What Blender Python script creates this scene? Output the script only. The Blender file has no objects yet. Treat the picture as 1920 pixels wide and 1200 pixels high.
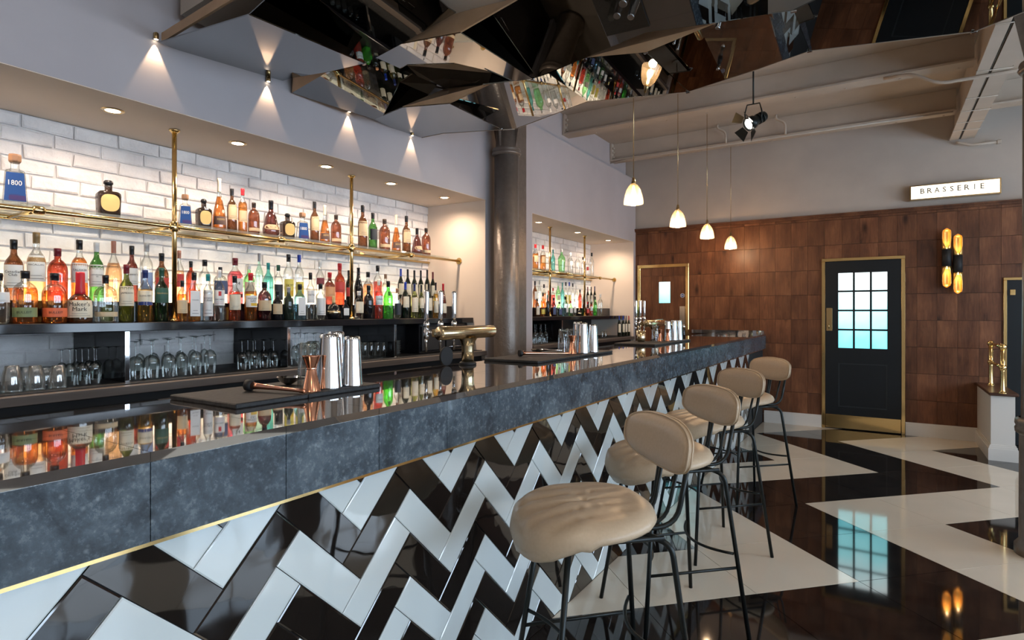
import bpy, bmesh, math, random
from mathutils import Vector, Matrix
random.seed(7)
PI=math.pi
scene=bpy.context.scene
COL=scene.collection
# ------------------------------------------------------------------ helpers
class MB:
    """collects faces, builds one mesh object"""
    def __init__(s): s.v=[];s.f=[];s.mi=[];s.sm=[]
    def add(s,vs,fs,mi=0,smooth=False):
        o=len(s.v);s.v+= [tuple(v) for v in vs]
        for f in fs: s.f.append([o+i for i in f]);s.mi.append(mi);s.sm.append(smooth)
        return s
    def box(s,x0,x1,y0,y1,z0,z1,mi=0,b=0):
        if b<=0:
            vs=[(x,y,z) for x in (x0,x1) for y in (y0,y1) for z in (z0,z1)]
            s.add(vs,[(0,1,3,2),(4,6,7,5),(0,4,5,1),(2,3,7,6),(0,2,6,4),(1,5,7,3)],mi)
        else:
            # chamfered box: 24 vertices
            bm=bmesh.new();bmesh.ops.create_cube(bm,size=1)
            bmesh.ops.scale(bm,vec=(x1-x0,y1-y0,z1-z0),verts=bm.verts)
            bmesh.ops.translate(bm,vec=((x0+x1)/2,(y0+y1)/2,(z0+z1)/2),verts=bm.verts)
            bmesh.ops.bevel(bm,geom=list(bm.edges),offset=b,segments=1,affect='EDGES',profile=.5)
            s.bm(bm,mi);bm.free()
        return s
    def bm(s,bm,mi=0,smooth=False):
        bm.verts.index_update()
        s.add([v.co.copy() for v in bm.verts],[[v.index for v in f.verts] for f in bm.faces],mi,smooth)
    def lathe(s,prof,seg=20,c=(0,0,0),mi=0,shape=None,axis='z',capb=True,capt=True,smooth=True):
        vs=[];n=len(prof)
        for r,z in prof:
            for k in range(seg):
                a=2*PI*(k+.5)/seg;q=shape(a) if shape else 1
                x,y=r*q*math.cos(a),r*q*math.sin(a)
                p=(x,y,z) if axis=='z' else ((z,x,y) if axis=='x' else (y,z,x))
                vs.append((p[0]+c[0],p[1]+c[1],p[2]+c[2]))
        fs=[]
        for i in range(n-1):
            for k in range(seg):
                k2=(k+1)%seg
                fs.append((i*seg+k,i*seg+k2,(i+1)*seg+k2,(i+1)*seg+k))
        s.add(vs,fs,mi,smooth)
        o=len(s.v)-len(vs)
        if capb: s.f.append([o+k for k in reversed(range(seg))]);s.mi.append(mi);s.sm.append(False)
        if capt: s.f.append([o+(n-1)*seg+k for k in range(seg)]);s.mi.append(mi);s.sm.append(False)
        return s
    def tube(s,pts,r,seg=10,mi=0,caps=True):
        pts=[Vector(p) for p in pts];n=len(pts)
        rr=r if isinstance(r,(list,tuple)) else [r]*n
        T=[]
        for i in range(n):
            a=pts[max(i-1,0)];b=pts[min(i+1,n-1)];T.append((b-a).normalized())
        up=Vector((0,0,1)) if abs(T[0].z)<.9 else Vector((1,0,0))
        N=(up-T[0]*up.dot(T[0])).normalized();vs=[]
        for i in range(n):
            N=(N-T[i]*N.dot(T[i])).normalized();B=T[i].cross(N)
            for k in range(seg):
                a=2*PI*k/seg;vs.append(pts[i]+(N*math.cos(a)+B*math.sin(a))*rr[i])
        fs=[(i*seg+k,i*seg+(k+1)%seg,(i+1)*seg+(k+1)%seg,(i+1)*seg+k) for i in range(n-1) for k in range(seg)]
        o=len(s.v);s.add(vs,fs,mi,True)
        if caps:
            s.f.append([o+k for k in reversed(range(seg))]);s.mi.append(mi);s.sm.append(False)
            s.f.append([o+(n-1)*seg+k for k in range(seg)]);s.mi.append(mi);s.sm.append(False)
        return s
    def prism(s,poly,d,mi=0):
        """poly: list of 3d points, d: extrusion vector"""
        n=len(poly);d=Vector(d);vs=[Vector(p) for p in poly]+[Vector(p)+d for p in poly]
        fs=[list(range(n)),[n+i for i in reversed(range(n))]]+[(i,n+i,n+(i+1)%n,(i+1)%n) for i in range(n)]
        return s.add(vs,fs,mi)
    def build(s,name,mats,parent=None,loc=None,recalc=True):
        me=bpy.data.meshes.new(name);me.from_pydata(s.v,[],s.f)
        for m in (mats if isinstance(mats,(list,tuple)) else [mats]): me.materials.append(m)
        me.polygons.foreach_set('material_index',s.mi)
        me.polygons.foreach_set('use_smooth',s.sm)
        me.update()
        if recalc:
            bm=bmesh.new();bm.from_mesh(me);bmesh.ops.recalc_face_normals(bm,faces=bm.faces);bm.to_mesh(me);bm.free()
        o=bpy.data.objects.new(name,me);COL.objects.link(o)
        if parent: o.parent=parent
        if loc: o.location=loc
        return o
def tag(o,label=None,cat=None,group=None,kind=None):
    if label:o['label']=label
    if cat:o['category']=cat
    if group:o['group']=group
    if kind:o['kind']=kind
    return o
def thing(name,label,cat,loc=(0,0,0),rz=0,group=None):
    o=bpy.data.objects.new(name,None);COL.objects.link(o);o.empty_display_size=.05
    o.location=loc;o.rotation_euler=(0,0,rz);return tag(o,label,cat,group)
def struct(o): o['kind']='structure';return o
def dup(root,loc,rz=None,label=None,group=None):
    r=root.copy();COL.objects.link(r);r.location=loc
    if rz is not None:r.rotation_euler=(0,0,rz)
    if label:r['label']=label
    if group:r['group']=group
    for ch in list(root.children):
        c=ch.copy();COL.objects.link(c);c.parent=r
        for g in list(ch.children):
            d=g.copy();COL.objects.link(d);d.parent=c
    return r
def arc(p0,p1,p2,n=8):
    p0,p1,p2=Vector(p0),Vector(p1),Vector(p2)
    return [p0*(1-t)**2+p1*2*t*(1-t)+p2*t*t for t in [i/n for i in range(n+1)]]
def rounded(pts,rad,n=5):
    pts=[Vector(p) for p in pts];out=[pts[0]]
    for i in range(1,len(pts)-1):
        a,b,c=pts[i-1],pts[i],pts[i+1];u=(a-b);v=(c-b);r=min(rad,u.length*.45,v.length*.45)
        out+=arc(b+u.normalized()*r,b,b+v.normalized()*r,n)
    return out+[pts[-1]]
# ------------------------------------------------------------------ materials
def mat(name,col,rough=.5,metal=0,spec=.5,coat=0,emit=None,es=0,ior=1.45,trans=0):
    m=bpy.data.materials.new(name);m.use_nodes=True;p=m.node_tree.nodes['Principled BSDF']
    p.inputs['Base Color'].default_value=(*col,1);p.inputs['Roughness'].default_value=rough
    p.inputs['Metallic'].default_value=metal;p.inputs['Specular IOR Level'].default_value=spec
    p.inputs['Coat Weight'].default_value=coat;p.inputs['Coat Roughness'].default_value=.03;p.inputs['IOR'].default_value=ior
    p.inputs['Transmission Weight'].default_value=trans
    if emit:p.inputs['Emission Color'].default_value=(*emit,1);p.inputs['Emission Strength'].default_value=es
    return m
def nodes(m): return m.node_tree.nodes,m.node_tree.links,m.node_tree.nodes['Principled BSDF']
def noise_mat(name,c1,c2,scale=5,rough=.5,metal=0,bump=0,stretch=(1,1,1),detail=6,spec=.5,coat=0,rvar=0,pos=(.3,.7),bscale=None,dist=0):
    m=mat(name,c1,rough,metal,spec,coat);n,l,p=nodes(m)
    tc=n.new('ShaderNodeTexCoord');mp=n.new('ShaderNodeMapping');mp.inputs['Scale'].default_value=stretch
    nz=n.new('ShaderNodeTexNoise');nz.inputs['Scale'].default_value=scale;nz.inputs['Detail'].default_value=detail;nz.inputs['Distortion'].default_value=dist
    cr=n.new('ShaderNodeValToRGB');cr.color_ramp.elements[0].color=(*c1,1);cr.color_ramp.elements[1].color=(*c2,1)
    cr.color_ramp.elements[0].position=pos[0];cr.color_ramp.elements[1].position=pos[1]
    l.new(tc.outputs['Object'],mp.inputs[0]);l.new(mp.outputs[0],nz.inputs['Vector']);l.new(nz.outputs['Fac'],cr.inputs[0]);l.new(cr.outputs[0],p.inputs['Base Color'])
    if bump:
        b=n.new('ShaderNodeBump');b.inputs['Strength'].default_value=bump;b.inputs['Distance'].default_value=.01
        if bscale:
            n2=n.new('ShaderNodeTexNoise');n2.inputs['Scale'].default_value=bscale;n2.inputs['Detail'].default_value=4;l.new(mp.outputs[0],n2.inputs['Vector']);l.new(n2.outputs['Fac'],b.inputs['Height'])
        else: l.new(nz.outputs['Fac'],b.inputs['Height'])
        l.new(b.outputs[0],p.inputs['Normal'])
    if rvar:
        mr=n.new('ShaderNodeMapRange');mr.inputs['To Min'].default_value=max(0,rough-rvar);mr.inputs['To Max'].default_value=rough+rvar
        l.new(nz.outputs['Fac'],mr.inputs['Value']);l.new(mr.outputs[0],p.inputs['Roughness'])
    return m
def glassy(name,col,gloss=.12,rough=.03,alpha=0,absorb=0):
    """thin tinted glass: tinted transparency with a fresnel gloss"""
    m=bpy.data.materials.new(name);m.use_nodes=True;n,l=m.node_tree.nodes,m.node_tree.links;n.clear()
    o=n.new('ShaderNodeOutputMaterial');t=n.new('ShaderNodeBsdfTransparent');g=n.new('ShaderNodeBsdfGlossy')
    t.inputs[0].default_value=(*col,1);g.inputs['Roughness'].default_value=rough;g.inputs[0].default_value=(1,1,1,1)
    lw=n.new('ShaderNodeLayerWeight');lw.inputs['Blend'].default_value=.35
    ma=n.new('ShaderNodeMath');ma.operation='MULTIPLY_ADD';ma.inputs[1].default_value=.5;ma.inputs[2].default_value=gloss*.35;ma.use_clamp=True
    l.new(lw.outputs['Fresnel'],ma.inputs[0])
    mx=n.new('ShaderNodeMixShader');l.new(ma.outputs[0],mx.inputs[0])
    if absorb:
        # longer path through the glass wall at glancing angles: deeper tint
        l2=n.new('ShaderNodeLayerWeight');l2.inputs['Blend'].default_value=.5
        pw=n.new('ShaderNodeMath');pw.operation='POWER';pw.inputs[1].default_value=2.2;l.new(l2.outputs['Facing'],pw.inputs[0])
        mc=n.new('ShaderNodeMix');mc.data_type='RGBA';mc.inputs[6].default_value=(*col,1);mc.inputs[7].default_value=(*[q**3.2*absorb for q in col],1)
        l.new(pw.outputs[0],mc.inputs[0]);l.new(mc.outputs[2],t.inputs[0])
    base=t
    if alpha:
        d=n.new('ShaderNodeBsdfDiffuse');d.inputs[0].default_value=(*col,1)
        tr=n.new('ShaderNodeBsdfTranslucent');tr.inputs[0].default_value=(*col,1);ad=n.new('ShaderNodeMixShader');ad.inputs[0].default_value=.6
        l.new(d.outputs[0],ad.inputs[1]);l.new(tr.outputs[0],ad.inputs[2])
        m2=n.new('ShaderNodeMixShader');m2.inputs[0].default_value=alpha;l.new(t.outputs[0],m2.inputs[1]);l.new(ad.outputs[0],m2.inputs[2]);base=m2
    l.new(base.outputs[0],mx.inputs[1]);l.new(g.outputs[0],mx.inputs[2]);l.new(mx.outputs[0],o.inputs[0])
    return m
M={}
M['plaster']=noise_mat('plaster_white',(.43,.40,.415),(.46,.43,.445),3,.85,bump=.02)
M['cream']=noise_mat('cream_paint',(.45,.385,.32),(.50,.43,.36),4,.7,bump=.03)
M['taupe']=noise_mat('taupe_paint',(.43,.38,.34),(.48,.43,.38),3,.85,bump=.02)
M['warmplaster']=noise_mat('niche_plaster',(.78,.66,.55),(.82,.70,.59),3,.8,bump=.01)
M['brick']=noise_mat('painted_brick',(.74,.71,.70),(.86,.83,.81),6,.6,bump=.9,bscale=30,pos=(.35,.6))
M['mortar']=noise_mat('painted_mortar',(.60,.57,.56),(.74,.71,.69),12,.9,bump=.6)
M['black']=mat('black_lacquer',(.010,.010,.012),.09)
M['blackmatt']=mat('black_matt',(.012,.012,.013),.6)
M['rubber']=noise_mat('black_rubber',(.010,.011,.012),(.022,.023,.025),60,.55,bump=.3)
M['brass']=mat('polished_brass',(.83,.60,.27),.14,1)
M['brassdk']=mat('antique_brass',(.55,.40,.20),.22,1)
M['gold']=mat('pale_gold',(.80,.66,.42),.2,1)
M['chrome']=mat('chrome',(.78,.80,.83),.07,1)
M['steel']=noise_mat('brushed_steel',(.62,.60,.57),(.74,.72,.70),40,.14,1,stretch=(1,1,.05))
M['copper']=mat('copper',(.86,.42,.27),.15,1)
M['ironcol']=noise_mat('column_paint',(.16,.135,.115),(.20,.17,.15),25,.32,metal=.35,bump=.25,bscale=60)
M['iron']=mat('black_iron',(.018,.022,.022),.35,.6)
M['blackglass']=mat('black_tile_glaze',(.010,.008,.007),.03,spec=.8,coat=.6)
M['whiteglaze']=mat('white_tile_glaze',(.60,.67,.68),.05,spec=.7,coat=.5)
for k_ in ('blackglass','whiteglaze'):
    n_,l_,p_=nodes(M[k_]);tc_=n_.new('ShaderNodeTexCoord');nz_=n_.new('ShaderNodeTexNoise');nz_.inputs['Scale'].default_value=9;nz_.inputs['Detail'].default_value=1
    b_=n_.new('ShaderNodeBump');b_.inputs['Strength'].default_value=.12;b_.inputs['Distance'].default_value=.012;l_.new(tc_.outputs['Object'],nz_.inputs['Vector']);l_.new(nz_.outputs['Fac'],b_.inputs['Height']);l_.new(b_.outputs[0],p_.inputs['Normal'])
M['grout']=mat('dark_grout',(.02,.022,.024),.7)
M['floorblack']=noise_mat('black_porcelain',(.007,.006,.006),(.022,.017,.014),7,.045,spec=.7,pos=(.4,.8),dist=.6)
M['floorcream']=noise_mat('cream_porcelain',(.60,.54,.44),(.68,.61,.50),2,.06,spec=.55,pos=(.3,.8))
M['floorgrout']=mat('floor_grout',(.10,.09,.08),.8)
M['leather']=noise_mat('tan_leather',(.50,.39,.27),(.54,.425,.30),90,.33,bump=.06)
M['mdf']=noise_mat('timber_board',(.40,.255,.145),(.47,.31,.19),9,.55,stretch=(1,1,1))
M['white']=mat('white_paint',(.66,.64,.60),.45)
M['darkdoor']=mat('blue_black_paint',(.008,.011,.014),.42,spec=.35)
M['doormould']=mat('door_moulding_paint',(.022,.030,.036),.3)
M['ceramic']=mat('white_crockery',(.75,.74,.72),.2)
def mirror_mat():
    m=mat('smoked_mirror',(.30,.31,.31),.012,1);return m
M['mirror']=mirror_mat()
def slate():
    m=mat('slate',(.1,.12,.14),.22,spec=.6);n,l,p=nodes(m)
    tc=n.new('ShaderNodeTexCoord')
    nz=n.new('ShaderNodeTexNoise');nz.inputs['Scale'].default_value=5;nz.inputs['Detail'].default_value=9;nz.inputs['Roughness'].default_value=.65;nz.inputs['Distortion'].default_value=1.2
    n2=n.new('ShaderNodeTexNoise');n2.inputs['Scale'].default_value=38;n2.inputs['Detail'].default_value=8;n2.inputs['Roughness'].default_value=.78
    vo=n.new('ShaderNodeTexVoronoi');vo.inputs['Scale'].default_value=34;vo.inputs['Randomness'].default_value=1
    cr=n.new('ShaderNodeValToRGB');e=cr.color_ramp.elements;e[0].position=.37;e[0].color=(.014,.020,.028,1);e[1].position=.66;e[1].color=(.17,.215,.25,1)
    k=e.new(.50);k.color=(.055,.078,.10,1)
    mx=n.new('ShaderNodeMix');mx.data_type='FLOAT';mx.inputs[0].default_value=.40
    l.new(tc.outputs['Object'],nz.inputs['Vector']);l.new(tc.outputs['Object'],n2.inputs['Vector']);l.new(tc.outputs['Object'],vo.inputs['Vector'])
    l.new(nz.outputs['Fac'],mx.inputs[2]);l.new(n2.outputs['Fac'],mx.inputs[3]);l.new(mx.outputs[0],cr.inputs[0])
    c2=n.new('ShaderNodeValToRGB');c2.color_ramp.elements[0].position=.0;c2.color_ramp.elements[0].color=(1,1,1,1);c2.color_ramp.elements[1].position=.2;c2.color_ramp.elements[1].color=(0,0,0,1)
    l.new(vo.outputs['Distance'],c2.inputs[0])
    # flecks only where the large noise is bright
    mm=n.new('ShaderNodeMath');mm.operation='MULTIPLY';l.new(c2.outputs[0],mm.inputs[0]);l.new(n2.outputs['Fac'],mm.inputs[1])
    mc=n.new('ShaderNodeMix');mc.data_type='RGBA';l.new(mm.outputs[0],mc.inputs[0]);l.new(cr.outputs[0],mc.inputs[6]);mc.inputs[7].default_value=(.32,.38,.42,1)
    l.new(mc.outputs[2],p.inputs['Base Color'])
    mr=n.new('ShaderNodeMapRange');mr.inputs['To Min'].default_value=.14;mr.inputs['To Max'].default_value=.38;l.new(n2.outputs['Fac'],mr.inputs['Value']);l.new(mr.outputs[0],p.inputs['Roughness'])
    return m
M['slate']=slate()
M['slatetop']=noise_mat('polished_slate',(.045,.042,.040),(.10,.09,.085),7,.02,spec=1.0,coat=1.0,dist=1)
n_,l_,p_=nodes(M['slatetop']);p_.inputs['IOR'].default_value=2.3;p_.inputs['Coat IOR'].default_value=2.3
def wood():
    m=mat('oak_boards',(.2,.09,.04),.42,spec=.4);n,l,p=nodes(m)
    at=n.new('ShaderNodeVertexColor');at.layer_name='board'
    tc=n.new('ShaderNodeTexCoord')
    sep=n.new('ShaderNodeSeparateColor');l.new(at.outputs['Color'],sep.inputs[0])
    # grain, shifted per board
    mu=n.new('ShaderNodeVectorMath');mu.operation='MULTIPLY';mu.inputs[1].default_value=(13,5,17);l.new(at.outputs['Color'],mu.inputs[0])
    ad=n.new('ShaderNodeVectorMath');ad.operation='ADD';l.new(tc.outputs['Object'],ad.inputs[0]);l.new(mu.outputs[0],ad.inputs[1])
    mp=n.new('ShaderNodeMapping');mp.inputs['Scale'].default_value=(1,1,.10);l.new(ad.outputs[0],mp.inputs[0])
    nz=n.new('ShaderNodeTexNoise');nz.inputs['Scale'].default_value=42;nz.inputs['Detail'].default_value=7;nz.inputs['Roughness'].default_value=.7;nz.inputs['Distortion'].default_value=.8;l.new(mp.outputs[0],nz.inputs['Vector'])
    mp2=n.new('ShaderNodeMapping');mp2.inputs['Scale'].default_value=(1,1,.4);l.new(ad.outputs[0],mp2.inputs[0])
    n2=n.new('ShaderNodeTexNoise');n2.inputs['Scale'].default_value=7;n2.inputs['Detail'].default_value=4;l.new(mp2.outputs[0],n2.inputs['Vector'])
    vo=n.new('ShaderNodeTexVoronoi');vo.inputs['Scale'].default_value=4.2;l.new(mp2.outputs[0],vo.inputs['Vector'])
    cr=n.new('ShaderNodeValToRGB');e=cr.color_ramp.elements;e[0].position=.3;e[0].color=(.055,.020,.009,1);e[1].position=.68;e[1].color=(.25,.108,.050,1);k=e.new(.5);k.color=(.145,.056,.026,1)
    mx=n.new('ShaderNodeMix');mx.data_type='FLOAT';mx.inputs[0].default_value=.55;l.new(nz.outputs['Fac'],mx.inputs[2]);l.new(n2.outputs['Fac'],mx.inputs[3])
    l.new(mx.outputs[0],cr.inputs[0])
    kr=n.new('ShaderNodeValToRGB');kr.color_ramp.elements[0].position=.03;kr.color_ramp.elements[0].color=(.12,.10,.09,1);kr.color_ramp.elements[1].position=.16;kr.color_ramp.elements[1].color=(1,1,1,1)
    l.new(vo.outputs['Distance'],kr.inputs[0])
    m1=n.new('ShaderNodeMix');m1.data_type='RGBA';m1.blend_type='MULTIPLY';m1.inputs[0].default_value=.85;l.new(cr.outputs[0],m1.inputs[6]);l.new(kr.outputs[0],m1.inputs[7])
    mr=n.new('ShaderNodeMapRange');mr.inputs['To Min'].default_value=.74;mr.inputs['To Max'].default_value=1.1;l.new(sep.outputs[0],mr.inputs['Value'])
    sc=n.new('ShaderNodeVectorMath');sc.operation='SCALE';l.new(m1.outputs[2],sc.inputs[0]);l.new(mr.outputs[0],sc.inputs['Scale']);l.new(sc.outputs[0],p.inputs['Base Color'])
    b=n.new('ShaderNodeBump');b.inputs['Strength'].default_value=.25;b.inputs['Distance'].default_value=.004;l.new(nz.outputs['Fac'],b.inputs['Height']);l.new(b.outputs[0],p.inputs['Normal'])
    return m
M['wood']=wood()
M['greywood']=noise_mat('grey_brown_laminate',(.085,.07,.062),(.15,.125,.11),20,.35,stretch=(1,.06,1))
M['bulb']=mat('bulb_glow',(1,.8,.5),.5,emit=(1,.62,.30),es=28)
M['sign']=mat('sign_lightbox',(1,.9,.75),.5,emit=(1,.86,.66),es=1.25)
M['led']=mat('lamp_lens',(1,.9,.7),.5,emit=(1,.80,.55),es=14)
M['lens']=mat('spot_lens',(1,1,1),.5,emit=(1,.93,.82),es=12)
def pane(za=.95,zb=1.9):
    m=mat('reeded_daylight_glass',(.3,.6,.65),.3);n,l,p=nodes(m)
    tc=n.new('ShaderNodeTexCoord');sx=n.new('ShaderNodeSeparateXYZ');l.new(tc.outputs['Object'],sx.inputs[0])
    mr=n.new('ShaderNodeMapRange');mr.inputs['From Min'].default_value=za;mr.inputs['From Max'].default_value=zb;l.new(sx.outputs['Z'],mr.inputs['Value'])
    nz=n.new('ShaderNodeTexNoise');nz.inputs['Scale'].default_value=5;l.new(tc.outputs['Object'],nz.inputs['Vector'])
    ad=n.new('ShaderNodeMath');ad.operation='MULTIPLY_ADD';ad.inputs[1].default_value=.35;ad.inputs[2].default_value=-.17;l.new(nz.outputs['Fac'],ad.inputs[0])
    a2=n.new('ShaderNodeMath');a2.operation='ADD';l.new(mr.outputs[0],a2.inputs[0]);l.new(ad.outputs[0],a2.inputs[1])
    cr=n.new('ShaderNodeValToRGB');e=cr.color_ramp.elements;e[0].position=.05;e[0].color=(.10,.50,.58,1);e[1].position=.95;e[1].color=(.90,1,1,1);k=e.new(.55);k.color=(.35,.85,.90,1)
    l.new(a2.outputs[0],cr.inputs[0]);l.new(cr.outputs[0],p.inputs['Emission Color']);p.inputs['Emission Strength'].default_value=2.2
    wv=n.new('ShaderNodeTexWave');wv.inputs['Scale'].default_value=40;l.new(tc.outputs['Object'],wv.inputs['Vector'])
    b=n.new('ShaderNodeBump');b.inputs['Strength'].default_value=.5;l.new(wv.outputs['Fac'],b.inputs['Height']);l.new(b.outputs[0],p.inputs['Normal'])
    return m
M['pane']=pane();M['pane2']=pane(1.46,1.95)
M['daywin']=mat('daylight_window_glass',(.5,.6,.7),.3,emit=(.62,.80,1.0),es=9)
M['glass']=glassy('clear_glass',(.93,.96,.95),.2,absorb=.5)
M['ribglass']=glassy('ribbed_glass',(.85,.88,.87),.5,.08,alpha=.12)
M['shelfglass']=glassy('green_edge_glass',(.93,.975,.955),.3)
M['lampglass']=glassy('ribbed_lamp_glass',(1.0,.86,.66),.3,.1,alpha=.25)
GL={'clear':(.95,.97,.96),'amber':(.80,.28,.045),'brown':(.22,.075,.025),'greenolive':(.20,.25,.04),'gold':(.90,.55,.10),'greendark':(.03,.10,.035),
'amberred':(.62,.14,.06),'plum':(.14,.02,.03),'blue':(.40,.75,.88),'amberpale':(.95,.58,.26),'redamber':(.50,.06,.025),'orange':(.80,.26,.05),'green':(.08,.30,.06),
'orangepale':(.97,.58,.30),'brownred':(.18,.04,.03),'pinkred':(.90,.16,.20),'greenbright':(.35,.88,.35),'aqua':(.60,.92,.75),'teal':(.15,.65,.58),
'redbright':(.98,.10,.06),'orangebright':(1.0,.50,.22),'yellowpale':(.95,.92,.70),'yellowgreen':(.72,.76,.22),'neongreen':(.12,.95,.08),'browndark':(.06,.03,.018),'redbrown':(.36,.10,.045),'plumbrown':(.20,.06,.05)}
DARK={'black':(.010,.010,.012),'greenblack':(.02,.03,.022),'blackgreen':(.010,.014,.010)}
for k,c in GL.items():
    c=tuple(math.sqrt(q) for q in c) if k!='clear' else c
    M['g_'+k]=glassy('glass_'+k,c,.2,.02,absorb=.55,alpha=.22 if k in('neongreen','redbright','orangebright') else (0 if k=='clear' else .06))
for k,c in DARK.items(): M['g_'+k]=mat('glass_'+k,c,.06,spec=.7)
LB={'white':(.80,.79,.76),'olive':(.22,.27,.12),'orange':(.78,.16,.06),'cream':(.76,.68,.52),'tan':(.62,.48,.30),'greenlab':(.03,.10,.07),'lightblue':(.60,.72,.74),
'darklab':(.03,.035,.045),'blueline':(.28,.38,.62),'redlab':(.60,.07,.06),'navylab':(.06,.09,.20),'yellowlab':(.78,.66,.15),'maroonlab':(.22,.04,.05),'orangelab':(.80,.38,.18),
'bluelab':(.006,.06,.24),'goldoval':(.78,.54,.20),'darkband':(.12,.07,.06),'tanoval':(.66,.50,.30)}
for k,c in LB.items(): M['l_'+k]=mat('label_'+k,c,.55)
CP={'black':(.012,.012,.014),'blackc':(.03,.02,.015),'redwax':(.50,.015,.03),'maroon':(.16,.015,.025),'navy':(.02,.035,.14),'greencap':(.02,.08,.05),'teal':(.02,.24,.24),'white':(.75,.74,.72),
'red':(.52,.02,.03),'grey':(.35,.35,.35),'gold':(.6,.45,.2),'clearcap':(.7,.7,.62),'cork':(.34,.19,.11),'copper':(.48,.20,.13),'blue':(.02,.06,.42),'goldblack':(.28,.18,.08),'creamcap':(.68,.60,.46)}
for k,c in CP.items(): M['c_'+k]=mat('cap_'+k,c,.3)
M['ink']=mat('dark_ink',(.02,.018,.016),.6);M['inkw']=mat('white_ink',(.85,.85,.82),.6);M['inkg']=mat('gold_ink',(.55,.40,.16),.5);M['inkred']=mat('red_ink',(.6,.05,.05),.6);M['inky']=mat('yellow_ink',(.8,.5,.05),.6);M['inkblue']=mat('navy_ink',(.03,.05,.2),.6)
M['stickblue']=mat('sticker_blue',(.02,.07,.30),.4)
M['tan_tube']=mat('amber_brass_inside',(.95,.62,.20),.38,1)
P_DOWN=33;P_LED=4;P_WASH=9;P_PEND=10;P_SCON=4;P_WIN=11;P_FILL=12;EXPO=.12
STOOLS=[(-.79,1.79,0),(-.83,2.69,0),(-.88,3.66,0),(-.87,4.72,0)]
SROT=[math.radians(135)]*4
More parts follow.
